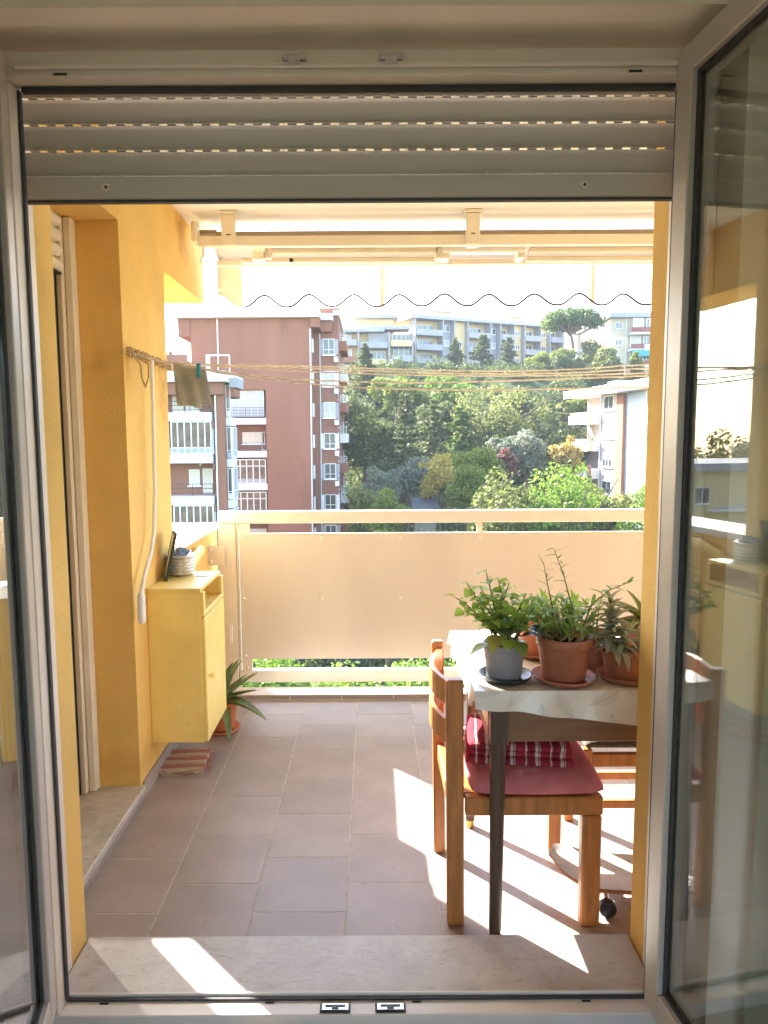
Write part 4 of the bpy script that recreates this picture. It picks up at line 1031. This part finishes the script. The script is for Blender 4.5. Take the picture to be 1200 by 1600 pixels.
for k, z in enumerate((9.75, 6.65, 3.58, .52, -2.5, -5.6, -8.7)):
    win(tw, -4.22, z, 1.15, 1.55, 71.995, 2, CURT if k in (1, 2) else None, .32)
    s_ = P('shutter_leaf', MB().box(-3.62, -3.30, 71.90, 71.95, z + .02, z + 1.5).box(-5.10, -4.84, 71.90, 71.95, z + .02, z + 1.5), WFRAME if k % 2 else GREYC, tw)
    P('air_conditioner', B(-3.72, -3.32, 71.6, 71.99, z - .72, z - .22, c=.04), WHITEB, tw)
    win(tw, -5.768, z + .1, 1.0, 1.3, 71.0, 1, SHUT, facing='+x', sill=False)
for k in range(9):
    z = 11.0 - 3.1 * k
    P('side_balcony', MB().box(-3.278, -2.55, 74, 80, z - .6, z + .35), WHITEP if k % 2 else BRICK, tw)
    win(tw, -3.27, z - .3, 1.6, 2.0, 82, 2, None, facing='+x')
    rails(tw, -3.2, -2.6, z + .36, z + 1.1, 73.95, WFRAME, 4)
mb = MB()
for k in range(60): mb.box(-3.40, -3.24, 71.93, 71.98, 9.0 - .47 * k, 9.25 - .47 * k)
P('stair_rungs', mb, GREYC, tw, kind='stuff')
P('terrace', B(-20.5, -17.36, 68.8, 78, 5, 8.9), BRICK, tw)
P('terrace_parapet', MB().box(-20.5, -17.37, 68.7, 68.79, 8.2, 9.5).box(-19.2, -18.9, 68.9, 69.2, 9.5, 9.8), BRICKD, tw); rails(tw, -19.0, -17.4, 9.9, 10.8, 69, DIRON, 3)
P('white_arch', MB().box(-15.9, -15.5, 69.85, 69.97, 7.4, 9.6).box(-15.9, -13.6, 69.83, 69.96, 9.45, 9.6).box(-13.7, -13.58, 69.85, 69.97, 7.2, 9.44), WFRAME, tw)

# --- nearer wing left of the tower
wg = T('apartment_wing', 'lower red brown block with white balconies, below the hanging cloth', 'building', (-13, 57, -19))
P('wall', B(-11.40, -10.70, 52.3, 54.9, -19.5, 4.71), BRICK, wg)
P('wall', B(-19, -11.402, 53.5, 58, -19.5, 4.71), BRICK, wg)
P('eaves_beam', B(-19, -10.66, 51.9, 58, 4.72, 5.6), BRICK, wg); P('eaves_beam', B(-10.655, -10.0, 52.9, 55, 4.6, 5.25), BRICK, wg)
P('roof_slab', B(-19, -10.35, 51.5, 58.5, 5.603, 6.36), WHITEP, wg); P('roof_slab', B(-10.345, -9.8, 52.6, 55.4, 5.26, 5.95), GREYC, wg)
P('downpipe', MB().cyl((-11.30, 52.22, 4.7), (-11.32, 52.22, -19), .06, None, 8), WFRAME, wg)
for k in range(7):
    z = 2.84 - 3.03 * k
    P('balcony_slab', B(-19, -11.55, 51.9, 53.5, z, z + .62), WHITEP, wg)
    P('bracket_beam', MB().box(-11.54, -11.41, 52.0, 53.4, z - .5, z - .01), BRICKD, wg)
for z in (.45, -5.62, -11.68):
    win(wg, -13.05, z, 2.95, 2.38, 52.1, 6, WPANE, .20, sill=False, t=.09); win(wg, -16.1, z, 2.9, 2.38, 52.1, 6, WPANE, .20, sill=False, t=.09)
    P('low_panel', B(-17.5, -11.62, 52.02, 52.06, z + .04, z + .46), BLUEP if z > 0 else GREYC, wg)
    win(wg, -11.585, z, 1.1, 2.38, 52.85, 2, None, .2, facing='+x', sill=False, t=.09)
for z in (-2.55, -8.6):
    win(wg, -13.25, z + .65, .80, 1.2, 53.48, 1, SHUT); win(wg, -12.25, z + .05, .75, 1.85, 53.48, 1, SHUT, sill=False); rails(wg, -19, -11.6, z, z + .85, 52.0, DIRON, 3)
    P('wall_lamp', MB().lathe([(.001, z + 2.1), (.09, z + 2.14), (.10, z + 2.24), (.05, z + 2.3), (.001, z + 2.31)], -12.75, 53.40, 12), WFRAME, wg)
win(wg, -13.25, 3.6, 1.0, 1.6, 53.48, 2, SHUT); win(wg, -14.3, 3.5, .8, 1.9, 53.48, 1, SHUT, sill=False); rails(wg, -19, -11.6, 3.46, 4.25, 52.0, DIRON, 3)
for k in range(7):
    z = 2.5 - 3.03 * k
    P('side_balcony', B(-10.698, -10.30, 52.9, 54.7, z, z + .62), WHITEP, wg)
    if k != 0: win(wg, -10.33, z + .65, 1.7, 2.3, 53.8, 3, None, .25, facing='+x', sill=False, t=.07)
    win(wg, -10.50, z + .65, .34, 2.3, 52.98, 1, None, .25, sill=False, t=.05); P('low_panel', B(-10.66, -10.34, 52.84, 52.87, z + .66, z + 1.1), BLUEP if k == 1 else WHITEP, wg)

# --- pale block at the right: its long wall looks left, into the sun
def fac(Y): return 26.7 - .119 * (Y - 69.8)
rb = T('pale_apartment_block', 'pale pink and white block of flats with balconies, at the right edge', 'building', (26.7, 69.8, -16), rz=math.atan2(17.4, -2.1))
# local x runs away from us along the wall, y to the left (outward), z from -16
zz = 16.0
def L_(z): return z + zz
P('wall', B(0, 4.6, -8, 0, 0, L_(6.1)), BLUEW, rb); P('wall', B(4.602, 6.1, -8, .35, 0, L_(6.1)), BRICK, rb)
P('wall', B(6.102, 10.3, -8, .12, 0, L_(6.1)), PINKW, rb); P('wall', B(10.302, 17.4, -8, -1.4, 0, L_(6.1)), PINKW, rb)
P('wall', B(-6, -.002, -8, -1.2, 0, L_(6.1)), PINKW, rb)
P('roof_slab', B(-6.5, 17.8, -8.4, 1.5, L_(6.103), L_(6.95)), WHITEP, rb)
P('roof_box', MB().box(3.2, 5.6, .2, 1.62, L_(6.0), L_(7.2)), GREYC, rb)
for k in range(5):
    z = L_(3.0 - 3.05 * k)
    P('balcony_slab', B(10.304, 17.0, -1.398, 1.1, z, z + 1.0), WHITEP, rb)
    P('balcony_side', B(10.303, 11.2, 1.102, 1.16, z + .05, z + 1.5), BRICKD, rb)
    P('balcony_ledge', B(11.4, 16.6, .95, 1.09, z + 1.003, z + 1.35), TANW, rb)
    w_ = I('window', None, None) if False else None
    mb = MB(); mb.box(7.1, 9.5, .121, .20, z + 1.4, z + 3.0)
    wi = P('window', mb, WFRAME, rb)
    if k in (0, 3): P('pane', MB().box(7.25, 8.25, .201, .215, z + 1.55, z + 2.85).box(8.35, 9.35, .201, .215, z + 1.55, z + 2.85), PANE, wi)
    elif k == 1: P('blind', MB().box(7.2, 9.4, .201, .22, z + 1.5, z + 2.9), CURT, wi)
    else: P('pane', MB().box(7.25, 7.95, .201, .215, z + 1.5, z + 2.2).box(8.05, 8.65, .201, .215, z + 1.5, z + 2.2).box(8.75, 9.35, .201, .215, z + 1.5, z + 2.2), PANE, wi)
    P('window_sill', B(6.9, 9.7, .121, .34, z + 1.28, z + 1.38), WHITEP, rb)
    d_ = P('door', B(12.2, 13.2, -1.398, -1.35, z + .2, z + 2.4), WFRAME, rb); P('pane', B(12.3, 13.1, -1.348, -1.34, z + .4, z + 2.3), BLUEP, d_)
    P('balcony_slab', B(-5.5, -.1, -1.198, .5, z - .1, z + 1.2), WHITEP, rb)
    P('recess_wall', B(-5.4, -.2, -1.195, -1.15, z + 1.25, z + 2.9), BRICKD, rb)
P('downpipe', MB().cyl((10.2, .22, L_(6.0)), (10.2, .22, 0), .08, None, 8), WFRAME, rb); P('downpipe', MB().cyl((.25, .12, L_(6.0)), (.25, .12, 0), .08, None, 8), WFRAME, rb)

# --- long yellow and grey block on the hill
hb = T('hill_apartment_block', 'long yellow and grey block of flats on the hilltop, middle of the view', 'building', (8.76, 155, 13), rz=math.atan2(16, 37.2))
g0 = -13.0
def Z(z): return z + g0
LEN = 40.0
P('wall', B(0, LEN, 1.6, 12, -2, Z(26.6)), YELW, hb)
P('roof_slab', B(-.9, LEN + .6, -1.3, 12.6, Z(26.65), Z(27.35)), GREYC, hb)
for x, w in ((6.2, 5.2), (26, 4.6)):
    h_ = P('roof_house', B(x, x + w, 4, 8.5, Z(27.36), Z(29.2)), YELW, hb); P('house_roof', B(x - .4, x + w + .4, 3.6, 8.9, Z(29.2), Z(29.5)), GREYC, h_)
cols_ = [(0.2, 'b', 6.4), (6.8, 'g', 2.6), (9.6, 'y', 3.2), (13.0, 'b', 5.6), (18.8, 'g', 2.4), (21.4, 'b', 3.4), (25.0, 'y', 2.6), (27.8, 'b', 4.2), (32.2, 'y', 2.4), (34.8, 'b', 3.6), (38.4, 'g', 1.6)]
for x, t, w in cols_:
    if t == 'y': P('wall_bay', B(x, x + w, .2, 1.6, -2, Z(26.64)), YELW, hb)
    if t == 'g': P('wall_bay', B(x, x + w, .6, 1.6, -2, Z(26.64)), GREYC, hb)
    P('fin_wall', B(x - .12, x + .12, -1.0, 1.58, -2, Z(26.63)), GREYC, hb)
    for f in range(5):
        z = Z(23.5 - 3.05 * f)
        if t == 'b':
            P('balcony_slab', B(x + .14, x + w - .06, -1.1, 1.58, z - .25, z + .0), GREYC, hb)
            P('parapet', B(x + .14, x + w - .06, -1.2, -1.02, z - .26, z + .95), GREYC, hb)
            win(hb, x + w * .55, z + .2, w * .6, 2.1, 1.58, 3, None, 0, sill=False, t=.12)
            win(hb, x + .75, z + .2, .8, 2.1, 1.58, 1, SHUT, sill=False, t=.1)
        elif t == 'g': win(hb, x + w * .5, z + .95, w * .78, 1.3, .58, 2, CURT if f % 2 else None, t=.1)
        elif f % 2 == (1 if x < 20 else 0) or x > 20: win(hb, x + w * .5, z + .9, 1.6, 1.1, .18, 3, t=.1)

# --- stepped block left of it
lb = T('stepped_apartment_block', 'stepped grey and yellow block with flat roofs, just right of the red brown tower', 'building', (0, 150, 13))
P('wall', B(-7.5, 8.3, 148, 160, 11, 22.6), YELW, lb)
P('roof_slab', B(-8.2, 2.6, 145.4, 160, 22.65, 23.25), GREYC, lb); P('roof_slab', B(2.2, 8.9, 146, 160, 21.9, 22.6), GREYC, lb) if False else None
P('upper_wall', B(-3.2, 4.6, 151, 158, 23.2, 26.0), YELW, lb); P('upper_roof', B(-4.0, 5.4, 149.8, 159, 26.02, 26.6), GREYC, lb)
P('raised_roof', B(-1.5, 7.6, 146.6, 150.9, 23.26, 23.9), GREYC, lb)
P('grey_wall', B(-.6, 3.4, 146.9, 147.99, 19.6, 22.6), GREYC, lb)
for (x0, x1, z, m) in ((-2.2, 3.2, 19.7, GREYC), (3.9, 8.0, 20.0, YELW), (-2.0, 3.0, 16.3, YELW), (4.0, 8.1, 17.0, GREYC), (-7.4, -3.0, 20.2, GREYC), (-7.4, -3.0, 16.9, BRICK), (4.0, 8.1, 14.0, GREYC)):
    P('balcony_slab', B(x0, x1, 145.4, 147.98, z - .25, z), GREYC, lb); P('parapet', B(x0, x1, 145.2, 145.38, z - .26, z + .95), m, lb)
for x, z, w, h in ((.6, 17.35, 4.6, 1.7), (6.0, 21.1, 3.6, 1.3), (6.0, 18.1, 3.4, 1.9), (6.0, 14.9, 3.4, 1.8), (-5.2, 21.0, 2.4, 1.4), (-5.2, 17.9, 2.4, 1.6), (.6, 14.4, 3.4, 1.5)):
    win(lb, x, z, w, h, 147.6, max(2, int(w / .9)), CURT if x < 0 else None, t=.12)
for x in (-2.6, 3.5, 8.2): P('fin_wall', B(x - .15, x + .15, 145.5, 147.97, 11, 22.6), GREYC, lb)

# --- tan block at the right of the hill
tb2 = T('tan_apartment_block', 'tan block of flats with dark red balconies and a turquoise awning, upper right', 'building', (55, 150, 13))
P('wall', B(47.3, 64, 145, 168, 9, 24.9), TANW, tb2)
P('roof_slab', B(46.7, 64.5, 143.6, 169, 24.92, 25.8), GREYC, tb2)
P('wall_band', MB().box(47.1, 47.28, 145.1, 168, 20.6, 21.3).box(47.1, 50.2, 144.85, 144.98, 20.6, 21.3), WHITEP, tb2)
P('downpipe', MB().cyl((50.4, 144.8, 24.8), (50.4, 144.8, 10), .12, None, 6), WFRAME, tb2)
for f in range(4):
    z = 22.0 - 3.2 * f
    P('balcony_slab', B(50.8, 64, 142.9, 144.98, z - .5, z - .05), WHITEP, tb2); P('parapet', B(50.8, 64, 142.8, 142.98, z - .04, z + .85), REDPAR, tb2)
    for x in (52.2, 54.8, 57.4): win(tb2, x, z + .1, 2.1, 2.5, 144.6 if f else 143.2, 3, CURT if x < 54 else None, sill=False, t=.14)
    win(tb2, 49.0, z + .8, 1.3, 1.3, 144.98, 2, None, t=.1)
    for y in (148.5, 153, 158, 163): win(tb2, 47.28, z + .8, 1.3, 1.4, y, 1, PANE, facing='-x')
P('awning', MB().grid([[(x, y, z) for y, z in ((142.7, 18.5), (141.9, 17.2))] for x in (51, 53, 55, 57)]), TURQ, tb2)
P('washing', MB().box(53.4, 55.6, 142.65, 142.7, 18.2, 19.5), WFRAME, tb2)
# flat roofed house and trees to the left, mirrored in the right door glass
nb = T('neighbour_house', 'low flat roofed house left of the view, mirrored in the right door glass', 'house', (-48, 62, -19))
P('wall', B(-66, -38, 58, 70, -19.4, -1.6), YELW, nb); P('roof', B(-66.6, -37.4, 57.2, 70.6, -1.598, -.9), GREYC, nb)
for k in range(4):
    for j in range(5):
        win(nb, -63 + 5.4 * j, -4.6 - 3.2 * k, 1.6, 1.5, 57.995, 2, None)
    P('balcony_slab', B(-60, -42, 56.8, 57.99, -5.3 - 3.2 * k, -5.0 - 3.2 * k), WHITEP, nb); rails(nb, -60, -42, -5.0 - 3.2 * k, -4.1 - 3.2 * k, 56.85, WFRAME, 3)
# wide single storey shed roof among the trees
sd2 = T('shed', 'low shed with a grey sheet roof among the trees below the rail', 'shed', (6, 64, -15))
P('wall', B(3.9, 5.7, 64, 67, -16, -5.0), M('shed wall', (.22, .19, .15), .9, .1, 1), sd2)
P('roof', MB().add([(3.6, 63.5, -5.0), (6.0, 63.5, -4.8), (6.0, 67.4, -4.0), (3.6, 67.4, -4.2), (3.6, 63.5, -4.88), (6.0, 63.5, -4.68), (6.0, 67.4, -3.88), (3.6, 67.4, -4.08)], [(0, 1, 2, 3), (4, 5, 6, 7), (0, 1, 5, 4), (1, 2, 6, 5), (2, 3, 7, 6), (3, 0, 4, 7)]), ROOFT, sd2)

# ------------------------------------------------------------------ trees
BARK = M('bark', (.12, .085, .06), .95, .3, 3, .8, 12, bd=.05)
BARKP = M('pine bark', (.24, .14, .09), .95, .3, 3, .8, 12, bd=.05)
LM = {
 'dark': leafmat('dark foliage', [(0.054, 0.078, .022), (0.095, 0.123, .03), (0.162, 0.179, .045)], .4, .6, .35),
 'conifer': leafmat('conifer foliage', [(0.068, 0.090, .035), (0.115, 0.140, .05), (0.203, 0.207, .07)], .38, .6, .35),
 'pine': leafmat('pine foliage', [(0.054, 0.095, .018), (0.101, 0.157, .025), (0.162, 0.213, .04)], .35, .6, .35),
 'olive': leafmat('olive foliage', [(.095, .12, .03), (.17, .19, .045), (.28, .27, .08)], .48, .6, .35),
 'green': leafmat('fresh foliage', [(0.095, 0.134, .018), (0.176, 0.224, .03), (0.311, 0.314, .05)], .5, .6, .35),
 'bright': leafmat('bright foliage', [(.09, .17, .015), (.16, .25, .03), (.25, .32, .05)], .45, .6, .35),
 'yellow': leafmat('yellow foliage', [(.30, .24, .04), (.46, .36, .07), (.58, .46, .13)], .5, .6, .35),
 'rust': leafmat('rust foliage', [(.26, .18, .04), (.40, .28, .07), (.48, .37, .12)], .4, .6, .35),
 'red': leafmat('red foliage', [(.12, .05, .035), (.20, .08, .055), (.26, .13, .08)], .4, .6, .35),
 'grey': leafmat('grey green foliage', [(.13, .15, .09), (.20, .22, .14), (.30, .31, .21)], .42, .6, .35),
}
def quads(pts, nrm, size, rs, asp=1.5):
    n = len(pts)
    a = rs.normal(size=(n, 3)); nrm = nrm + rs.normal(size=(n, 3)) * .75
    nrm /= np.linalg.norm(nrm, axis=1)[:, None] + 1e-9
    t = np.cross(nrm, a); t /= np.linalg.norm(t, axis=1)[:, None] + 1e-9
    b = np.cross(nrm, t)
    s = (size * rs.uniform(.6, 1.3, n))[:, None]
    t = t * s * asp * .5; b = b * s * .5
    v = np.empty((n, 4, 3)); v[:, 0] = pts - t; v[:, 1] = pts + b * .9; v[:, 2] = pts + t; v[:, 3] = pts - b * .9
    return v.reshape(-1, 3)
def qmesh(name, v, m):
    n = len(v) // 4
    me = bpy.data.meshes.new(name); me.vertices.add(len(v)); me.vertices.foreach_set('co', v.astype(np.float32).ravel())
    me.loops.add(n * 4); me.loops.foreach_set('vertex_index', np.arange(n * 4, dtype=np.int32))
    me.polygons.add(n); me.polygons.foreach_set('loop_start', np.arange(0, n * 4, 4, dtype=np.int32))
    me.update(calc_edges=True); me.materials.append(m); return me
def lobes(rs, n, c, rad, lr, nl, size, flat=1., low=-.5, fill=.35):
    """leaf clumps: lobes spread through an ellipsoid, leaves mostly near each lobe's skin"""
    V = []
    for i in range(nl):
        d = rs.normal(size=3); d /= np.linalg.norm(d)
        d[2] = max(d[2], low) if rs.random() < .85 else d[2]
        k = rs.uniform(.25, .92)
        p = c + d * rad * k; r = lr * rs.uniform(.6, 1.25) * (1.15 - .35 * k)
        m = int(n / nl * (r / lr) ** 2 + 8)
        q = rs.normal(size=(m, 3)); q /= np.linalg.norm(q, axis=1)[:, None]
        rr = np.where(rs.random(m) < fill, rs.uniform(.3, 1, m), rs.uniform(.82, 1.08, m))
        off = q * rr[:, None] * r; off[:, 2] *= flat
        V.append(quads(p + off, q + np.array([0, 0, .35]), size, rs))
    return np.concatenate(V)
def tree(kind, x, y, top, base, w, mat, label, n=3600, size=.30, seed=0, name='tree', cat='tree', group='trees on the wooded slope', bark=None, ground=None):
    rs = np.random.RandomState(seed * 7 + 3); rn = random.Random(seed)
    g_ = gz(x, y) if ground is None else ground
    t = T(name, label, cat, (x, y, g_ - .2), group)
    h = top - base; R_ = w / 2
    mb = MB(); c = np.array([x, y, (top + base) / 2]); tr = max(.12, w * .028)
    bend = rn.uniform(-.3, .3)
    if kind == 'conifer':
        mb.tube([(x, y, g_ - .3), (x + bend * .3, y, (g_ + top) / 2), (x, y, top - .3)], [tr * 1.3, tr, .03], 8)
        V = []; nb = 0; z = base
        while z < top - .4:
            u = (z - base) / h; rr = R_ * (1 - u) ** .75 * rn.uniform(.75, 1.15) + .15
            for k in range(7):
                a = rn.random() * 6.283; l = rr * rn.uniform(.65, 1.1); dr = rn.uniform(.05, .35)
                m = max(6, int(n * l / (R_ * 62)))
                s_ = rs.uniform(.12, 1, m); sw = (rs.uniform(-1, 1, m)) * .30 * l * (1.1 - s_)
                px_ = x + math.cos(a) * s_ * l - math.sin(a) * sw; py_ = y + math.sin(a) * s_ * l + math.cos(a) * sw
                pz_ = z + .22 * l * s_ - dr * l * s_ ** 2 + rs.normal(size=m) * .10
                V.append(quads(np.stack([px_, py_, pz_], 1), np.tile([0, 0, 1.2], (m, 1)), size, rs, 1.9))
                if k < 4: mb.tube([(x, y, z), (x + math.cos(a) * l * .8, y + math.sin(a) * l * .8, z + .1 * l)], [.05, .015], 5, cap=False)
            z += h / 15
        V = np.concatenate(V)
    elif kind == 'umbrella':
        mb.tube([(x + .9, y, g_ - .3), (x + .5, y, g_ + (top - g_) * .4), (x - .3, y, base + h * .35)], [.45, .36, .28], 10)
        V = []
        for k in range(15):
            a = k * 2.4; r = R_ * .86 * math.sqrt((k + .6) / 15)
            p = (x + r * math.cos(a), y + r * math.sin(a), base + h * .58 - .22 * h * (r / R_) ** 2 + rn.uniform(-.2, .2))
            mb.tube([(x - .1, y, base + .1 * h - 1.0 * rn.random()), (x + r * .5 * math.cos(a), y + r * .5 * math.sin(a), base + h * .22), p], [.20, .13, .05], 7, cap=False)
            V.append(lobes(rs, n // 15, np.array(p), np.array([1.6, 1.6, .9]), 1.6, 9, size, .95, -.6, .5))
        V = np.concatenate(V)
    else:
        mb.tube([(x, y, g_ - .3), (x + bend, y, g_ + (base - g_) * .6), (x + bend * .5, y, base + h * .35), (x, y, base + h * .7)], [tr * 1.4, tr, tr * .7, tr * .25], 9)
        nl = {'round': 22, 'sparse': 26, 'bushy': 16}[kind]
        for k in range(9):
            a = k * 2.4; l = R_ * rn.uniform(.55, .85); z0 = base + h * rn.uniform(-.05, .4)
            mb.tube([(x, y, z0), (x + .5 * l * math.cos(a), y + .5 * l * math.sin(a), z0 + h * .12), (x + l * math.cos(a), y + l * math.sin(a), z0 + h * rn.uniform(.25, .45))], [tr * .5, tr * .3, .03], 6, cap=False)
        lr = {'round': .34, 'sparse': .27, 'bushy': .40}[kind] * min(R_, h / 2) * 1.1
        V = lobes(rs, n, c, np.array([R_ - lr * .6, R_ - lr * .6, h / 2 - lr * .5]), lr, nl, size, .85, -.55, .35 if kind != 'sparse' else .6)
    P('trunk', mb, bark or BARK, t)
    I('crown', qmesh('crown', V, LM[mat]), None, t)
    return t
TR = [
 ('conifer', 15.9, 140, 20.9, 14.0, 5.6, 'conifer', 'bluish conifer in front of the hilltop flats, leftmost of three'),
 ('conifer', 21.1, 138, 21.2, 13.5, 6.6, 'conifer', 'bluish conifer in front of the hilltop flats, middle of three'),
 ('conifer', 26.3, 140, 20.9, 14.0, 5.6, 'conifer', 'bluish conifer in front of the hilltop flats, rightmost of three'),
 ('conifer', -1.0, 122, 17.6, 10.0, 5.0, 'conifer', 'dark conifer in front of the stepped flats beside the tower'),
 ('bushy', 34.7, 130, 17.0, 12.0, 6.5, 'dark', 'dark bushy tree below the umbrella pine'),
 ('round', 40.3, 125, 18.0, 11.0, 6.2, 'olive', 'olive green tree in front of the tan flats'),
 ('conifer', 44.2, 122, 15.8, 10.0, 4.0, 'green', 'small fresh green conifer below the turquoise awning'),
 ('bushy', 30.5, 134, 17.5, 13.0, 5.0, 'green', 'fresh green bush at the right end of the hilltop flats'),
 ('round', 3.9, 112, 12.2, 5.4, 8.2, 'green', 'round topped green tree crossed by the clothes lines, left of two'),
 ('round', 11.8, 108, 12.0, 5.0, 8.4, 'bright', 'round topped light green tree crossed by the clothes lines, right of two'),
 ('round', 16.9, 92, 9.5, .0, 11.8, 'olive', 'largest broad olive green tree in the middle of the slope'),
 ('conifer', 26.0, 98, 8.6, -1.0, 6.0, 'conifer', 'grey green conifer left of the pale block'),
 ('round', -.7, 82, 6.9, -4.0, 6.6, 'dark', 'dense dark tree right beside the red brown tower'),
 ('conifer', 3.7, 80, 6.9, -3.5, 6.0, 'conifer', 'broad dark conifer, second from the tower'),
 ('conifer', 7.4, 86, 6.4, -2.5, 4.6, 'conifer', 'slim dark conifer between the broad one and the large olive green tree'),
 ('conifer', 11.0, 90, 5.6, -1.5, 5.4, 'pine', 'green conifer at the foot of the large olive green tree'),
 ('bushy', 14.2, 87, 3.6, -2.0, 5.2, 'dark', 'dark bush under the large olive green tree'),
 ('sparse', 6.3, 66, 1.3, -5.0, 4.6, 'yellow', 'thin yellow autumn tree above the rail'),
 ('round', 10.2, 68, 1.7, -3.2, 4.5, 'green', 'round green and yellow tree right of the yellow one'),
 ('bushy', 13.5, 73, 1.0, -2.6, 2.3, 'red', 'small red leaved tree between the green ones'),
 ('round', 16.9, 78, 2.6, -2.5, 4.5, 'grey', 'grey green olive tree in the middle of the slope'),
 ('round', 14.4, 79, 2.2, -2.0, 3.2, 'grey', 'smaller grey green tree left of the grey olive'),
 ('bushy', 3.4, 72, .5, -6.0, 4.6, 'grey', 'broad grey green tree left of the yellow one'),
 ('sparse', 20.3, 74, 2.2, -3.2, 4.6, 'rust', 'rust and yellow tree left of the pale block'),
 ('round', .8, 66, -.6, -5.2, 3.0, 'grey', 'small pale grey tree low beside the tower'),
 ('bushy', -1.1, 62, -1.5, -7.2, 3.4, 'olive', 'low olive green tree against the foot of the tower'),
 ('bushy', 1.1, 58, -2.4, -7.0, 3.6, 'green', 'low green tree just above the rail'),
 ('bushy', 8.4, 62, .2, -5.5, 3.4, 'green', 'fresh green bush below the round green and yellow tree'),
 ('round', 9.0, 50, .0, -7.5, 6.0, 'olive', 'pale olive tree just above the rail, left part of the large clump'),
 ('round', 13.2, 48, .5, -7.5, 6.6, 'bright', 'light yellow green tree just above the rail, before the pale block'),
 ('sparse', 16.8, 50, -.6, -7.5, 5.0, 'olive', 'thin olive tree just above the rail, under the pale block'),
 ('bushy', 18.2, 46, -1.2, -7.0, 3.8, 'bright', 'bright green tree at the right end of the rail'),
 ('bushy', 29.5, 105, 9.2, 4.0, 8.0, 'green', 'green bushy tree above the roof of the pale block'),
 ('round', 38.5, 108, 9.9, 4.0, 9.0, 'olive', 'olive bushy tree at the right above the pale block'),
 ('round', 21.2, 104, 9.0, 3.0, 6.0, 'dark', 'dark tree between the large olive one and the grey green conifer'),
 ('round', -3.5, 100, 9.0, 1.0, 8.0, 'dark', 'dark tree behind the corner of the red brown tower'),
 ('bushy', 36.6, 139, 20.2, 14.0, 5.0, 'green', 'green tree behind the trunk of the umbrella pine, left side'),
 ('round', 41.6, 137, 21.0, 14.0, 5.5, 'olive', 'olive green tree between the umbrella pine and the tan flats'),
 ('bushy', 8.4, 100, 7.6, 1.0, 7.0, 'dark', 'dark tree below the two round topped ones'),
 ('bushy', 24.2, 88, 4.4, -3.0, 6.0, 'dark', 'dark tree behind the rust one'),
 ('bushy', 19.0, 66, -1.0, -7.0, 5.0, 'green', 'green tree in front of the grey olive'),
 ('bushy', 5.0, 52, -4.2, -9.0, 4.4, 'grey', 'grey bush behind the gap under the top rail, left'),
 ('bushy', 1.2, 46, -4.0, -8.5, 2.6, 'bright', 'bright tuft of a palm like tree behind the gap under the top rail'),
]
for i, (k, x, y, t_, b_, w, m, lab) in enumerate(TR):
    near = y < 70
    f_ = 1.12 if y > 119 else (1.32 if k != 'sparse' else 1.15)
    tree(k, x, y, t_, b_ - .6, w * f_, m, lab, n=6500 if w > 6 else 4800, size=.21 if near else (.27 if y < 100 else .33), seed=i + 1)
tree('umbrella', 38.6, 142, 27.6, 21.0, 10.8, 'pine', 'umbrella pine with a flat wide crown on the hilltop skyline', n=17000, size=.34, seed=77, name='pine_tree', bark=BARKP)
tree('round', 57.0, 172, 29.2, 20.0, 9.0, 'conifer', 'grey green tree rising behind the tan flats at upper right', n=2600, size=.4, seed=78)
cts = [(-8.5, 24, -6.2), (-4.6, 27, -5.2), (-1.6, 25.5, -6.0), (1.4, 26.5, -6.3), (4.4, 28, -6.4), (7.4, 26, -6.2)]
labs = ['furthest left', 'second from the left', 'third from the left', 'third from the right', 'second from the right', 'furthest right']
for i, (x, y, t_) in enumerate(cts):
    tree('bushy', x, y, t_, t_ - 5.5, 5.2, 'bright', 'bright yellow green courtyard tree seen under the screen panel, ' + labs[i], n=6500, size=.13, seed=200 + i, group='courtyard trees below the balcony')

for i, (x, y, t_, w_) in enumerate(((-66, 84, 3.5, 20), (-54, 88, 3.0, 19), (-43, 86, 4.0, 20), (-32, 90, 3.2, 18))):
    tree('round', x, y, t_, t_ - 12, w_, 'dark', 'dark tree behind the flat roofed house at left, ' + ('outermost', 'second from outside', 'third from outside', 'nearest the tower')[i], n=9000, size=.36, seed=300 + i, group='trees behind the flat roofed house')
# low scrub over the slope: nobody could count it
rs = np.random.RandomState(5); V = []
for i in range(900):
    y = rs.uniform(54, 136); x = rs.uniform(-9, .36 * y + 6) if y > 90 else rs.uniform(-8, .34 * y + 4)
    r = rs.uniform(.8, 2.3); g_ = gz(x, y)
    V.append(lobes(rs, 110, np.array([x, y, g_ + r * .4]), np.array([r, r, r * .8]), r * .6, 4, .34, .8, -.2, .3))
sc = I('scrub', qmesh('scrub', np.concatenate(V), LM['dark']), None); sc['kind'] = 'stuff'

# ------------------------------------------------------------------ the thin bright haze over the valley
hm = bpy.data.materials.new('haze'); hm.use_nodes = True; hn = hm.node_tree.nodes; hn.clear()
ho = hn.new('ShaderNodeOutputMaterial'); hv = hn.new('ShaderNodeVolumePrincipled')
hv.inputs['Color'].default_value = (.80, .90, 1, 1); hv.inputs['Density'].default_value = .00030; hv.inputs['Anisotropy'].default_value = 0
hm.node_tree.links.new(hv.outputs[0], ho.inputs['Volume'])
hz = I('haze', B(-640, 640, -640, 640, -21, 36).mesh('haze'), hm); hz['kind'] = 'stuff'
S.cycles.volume_bounces = 0
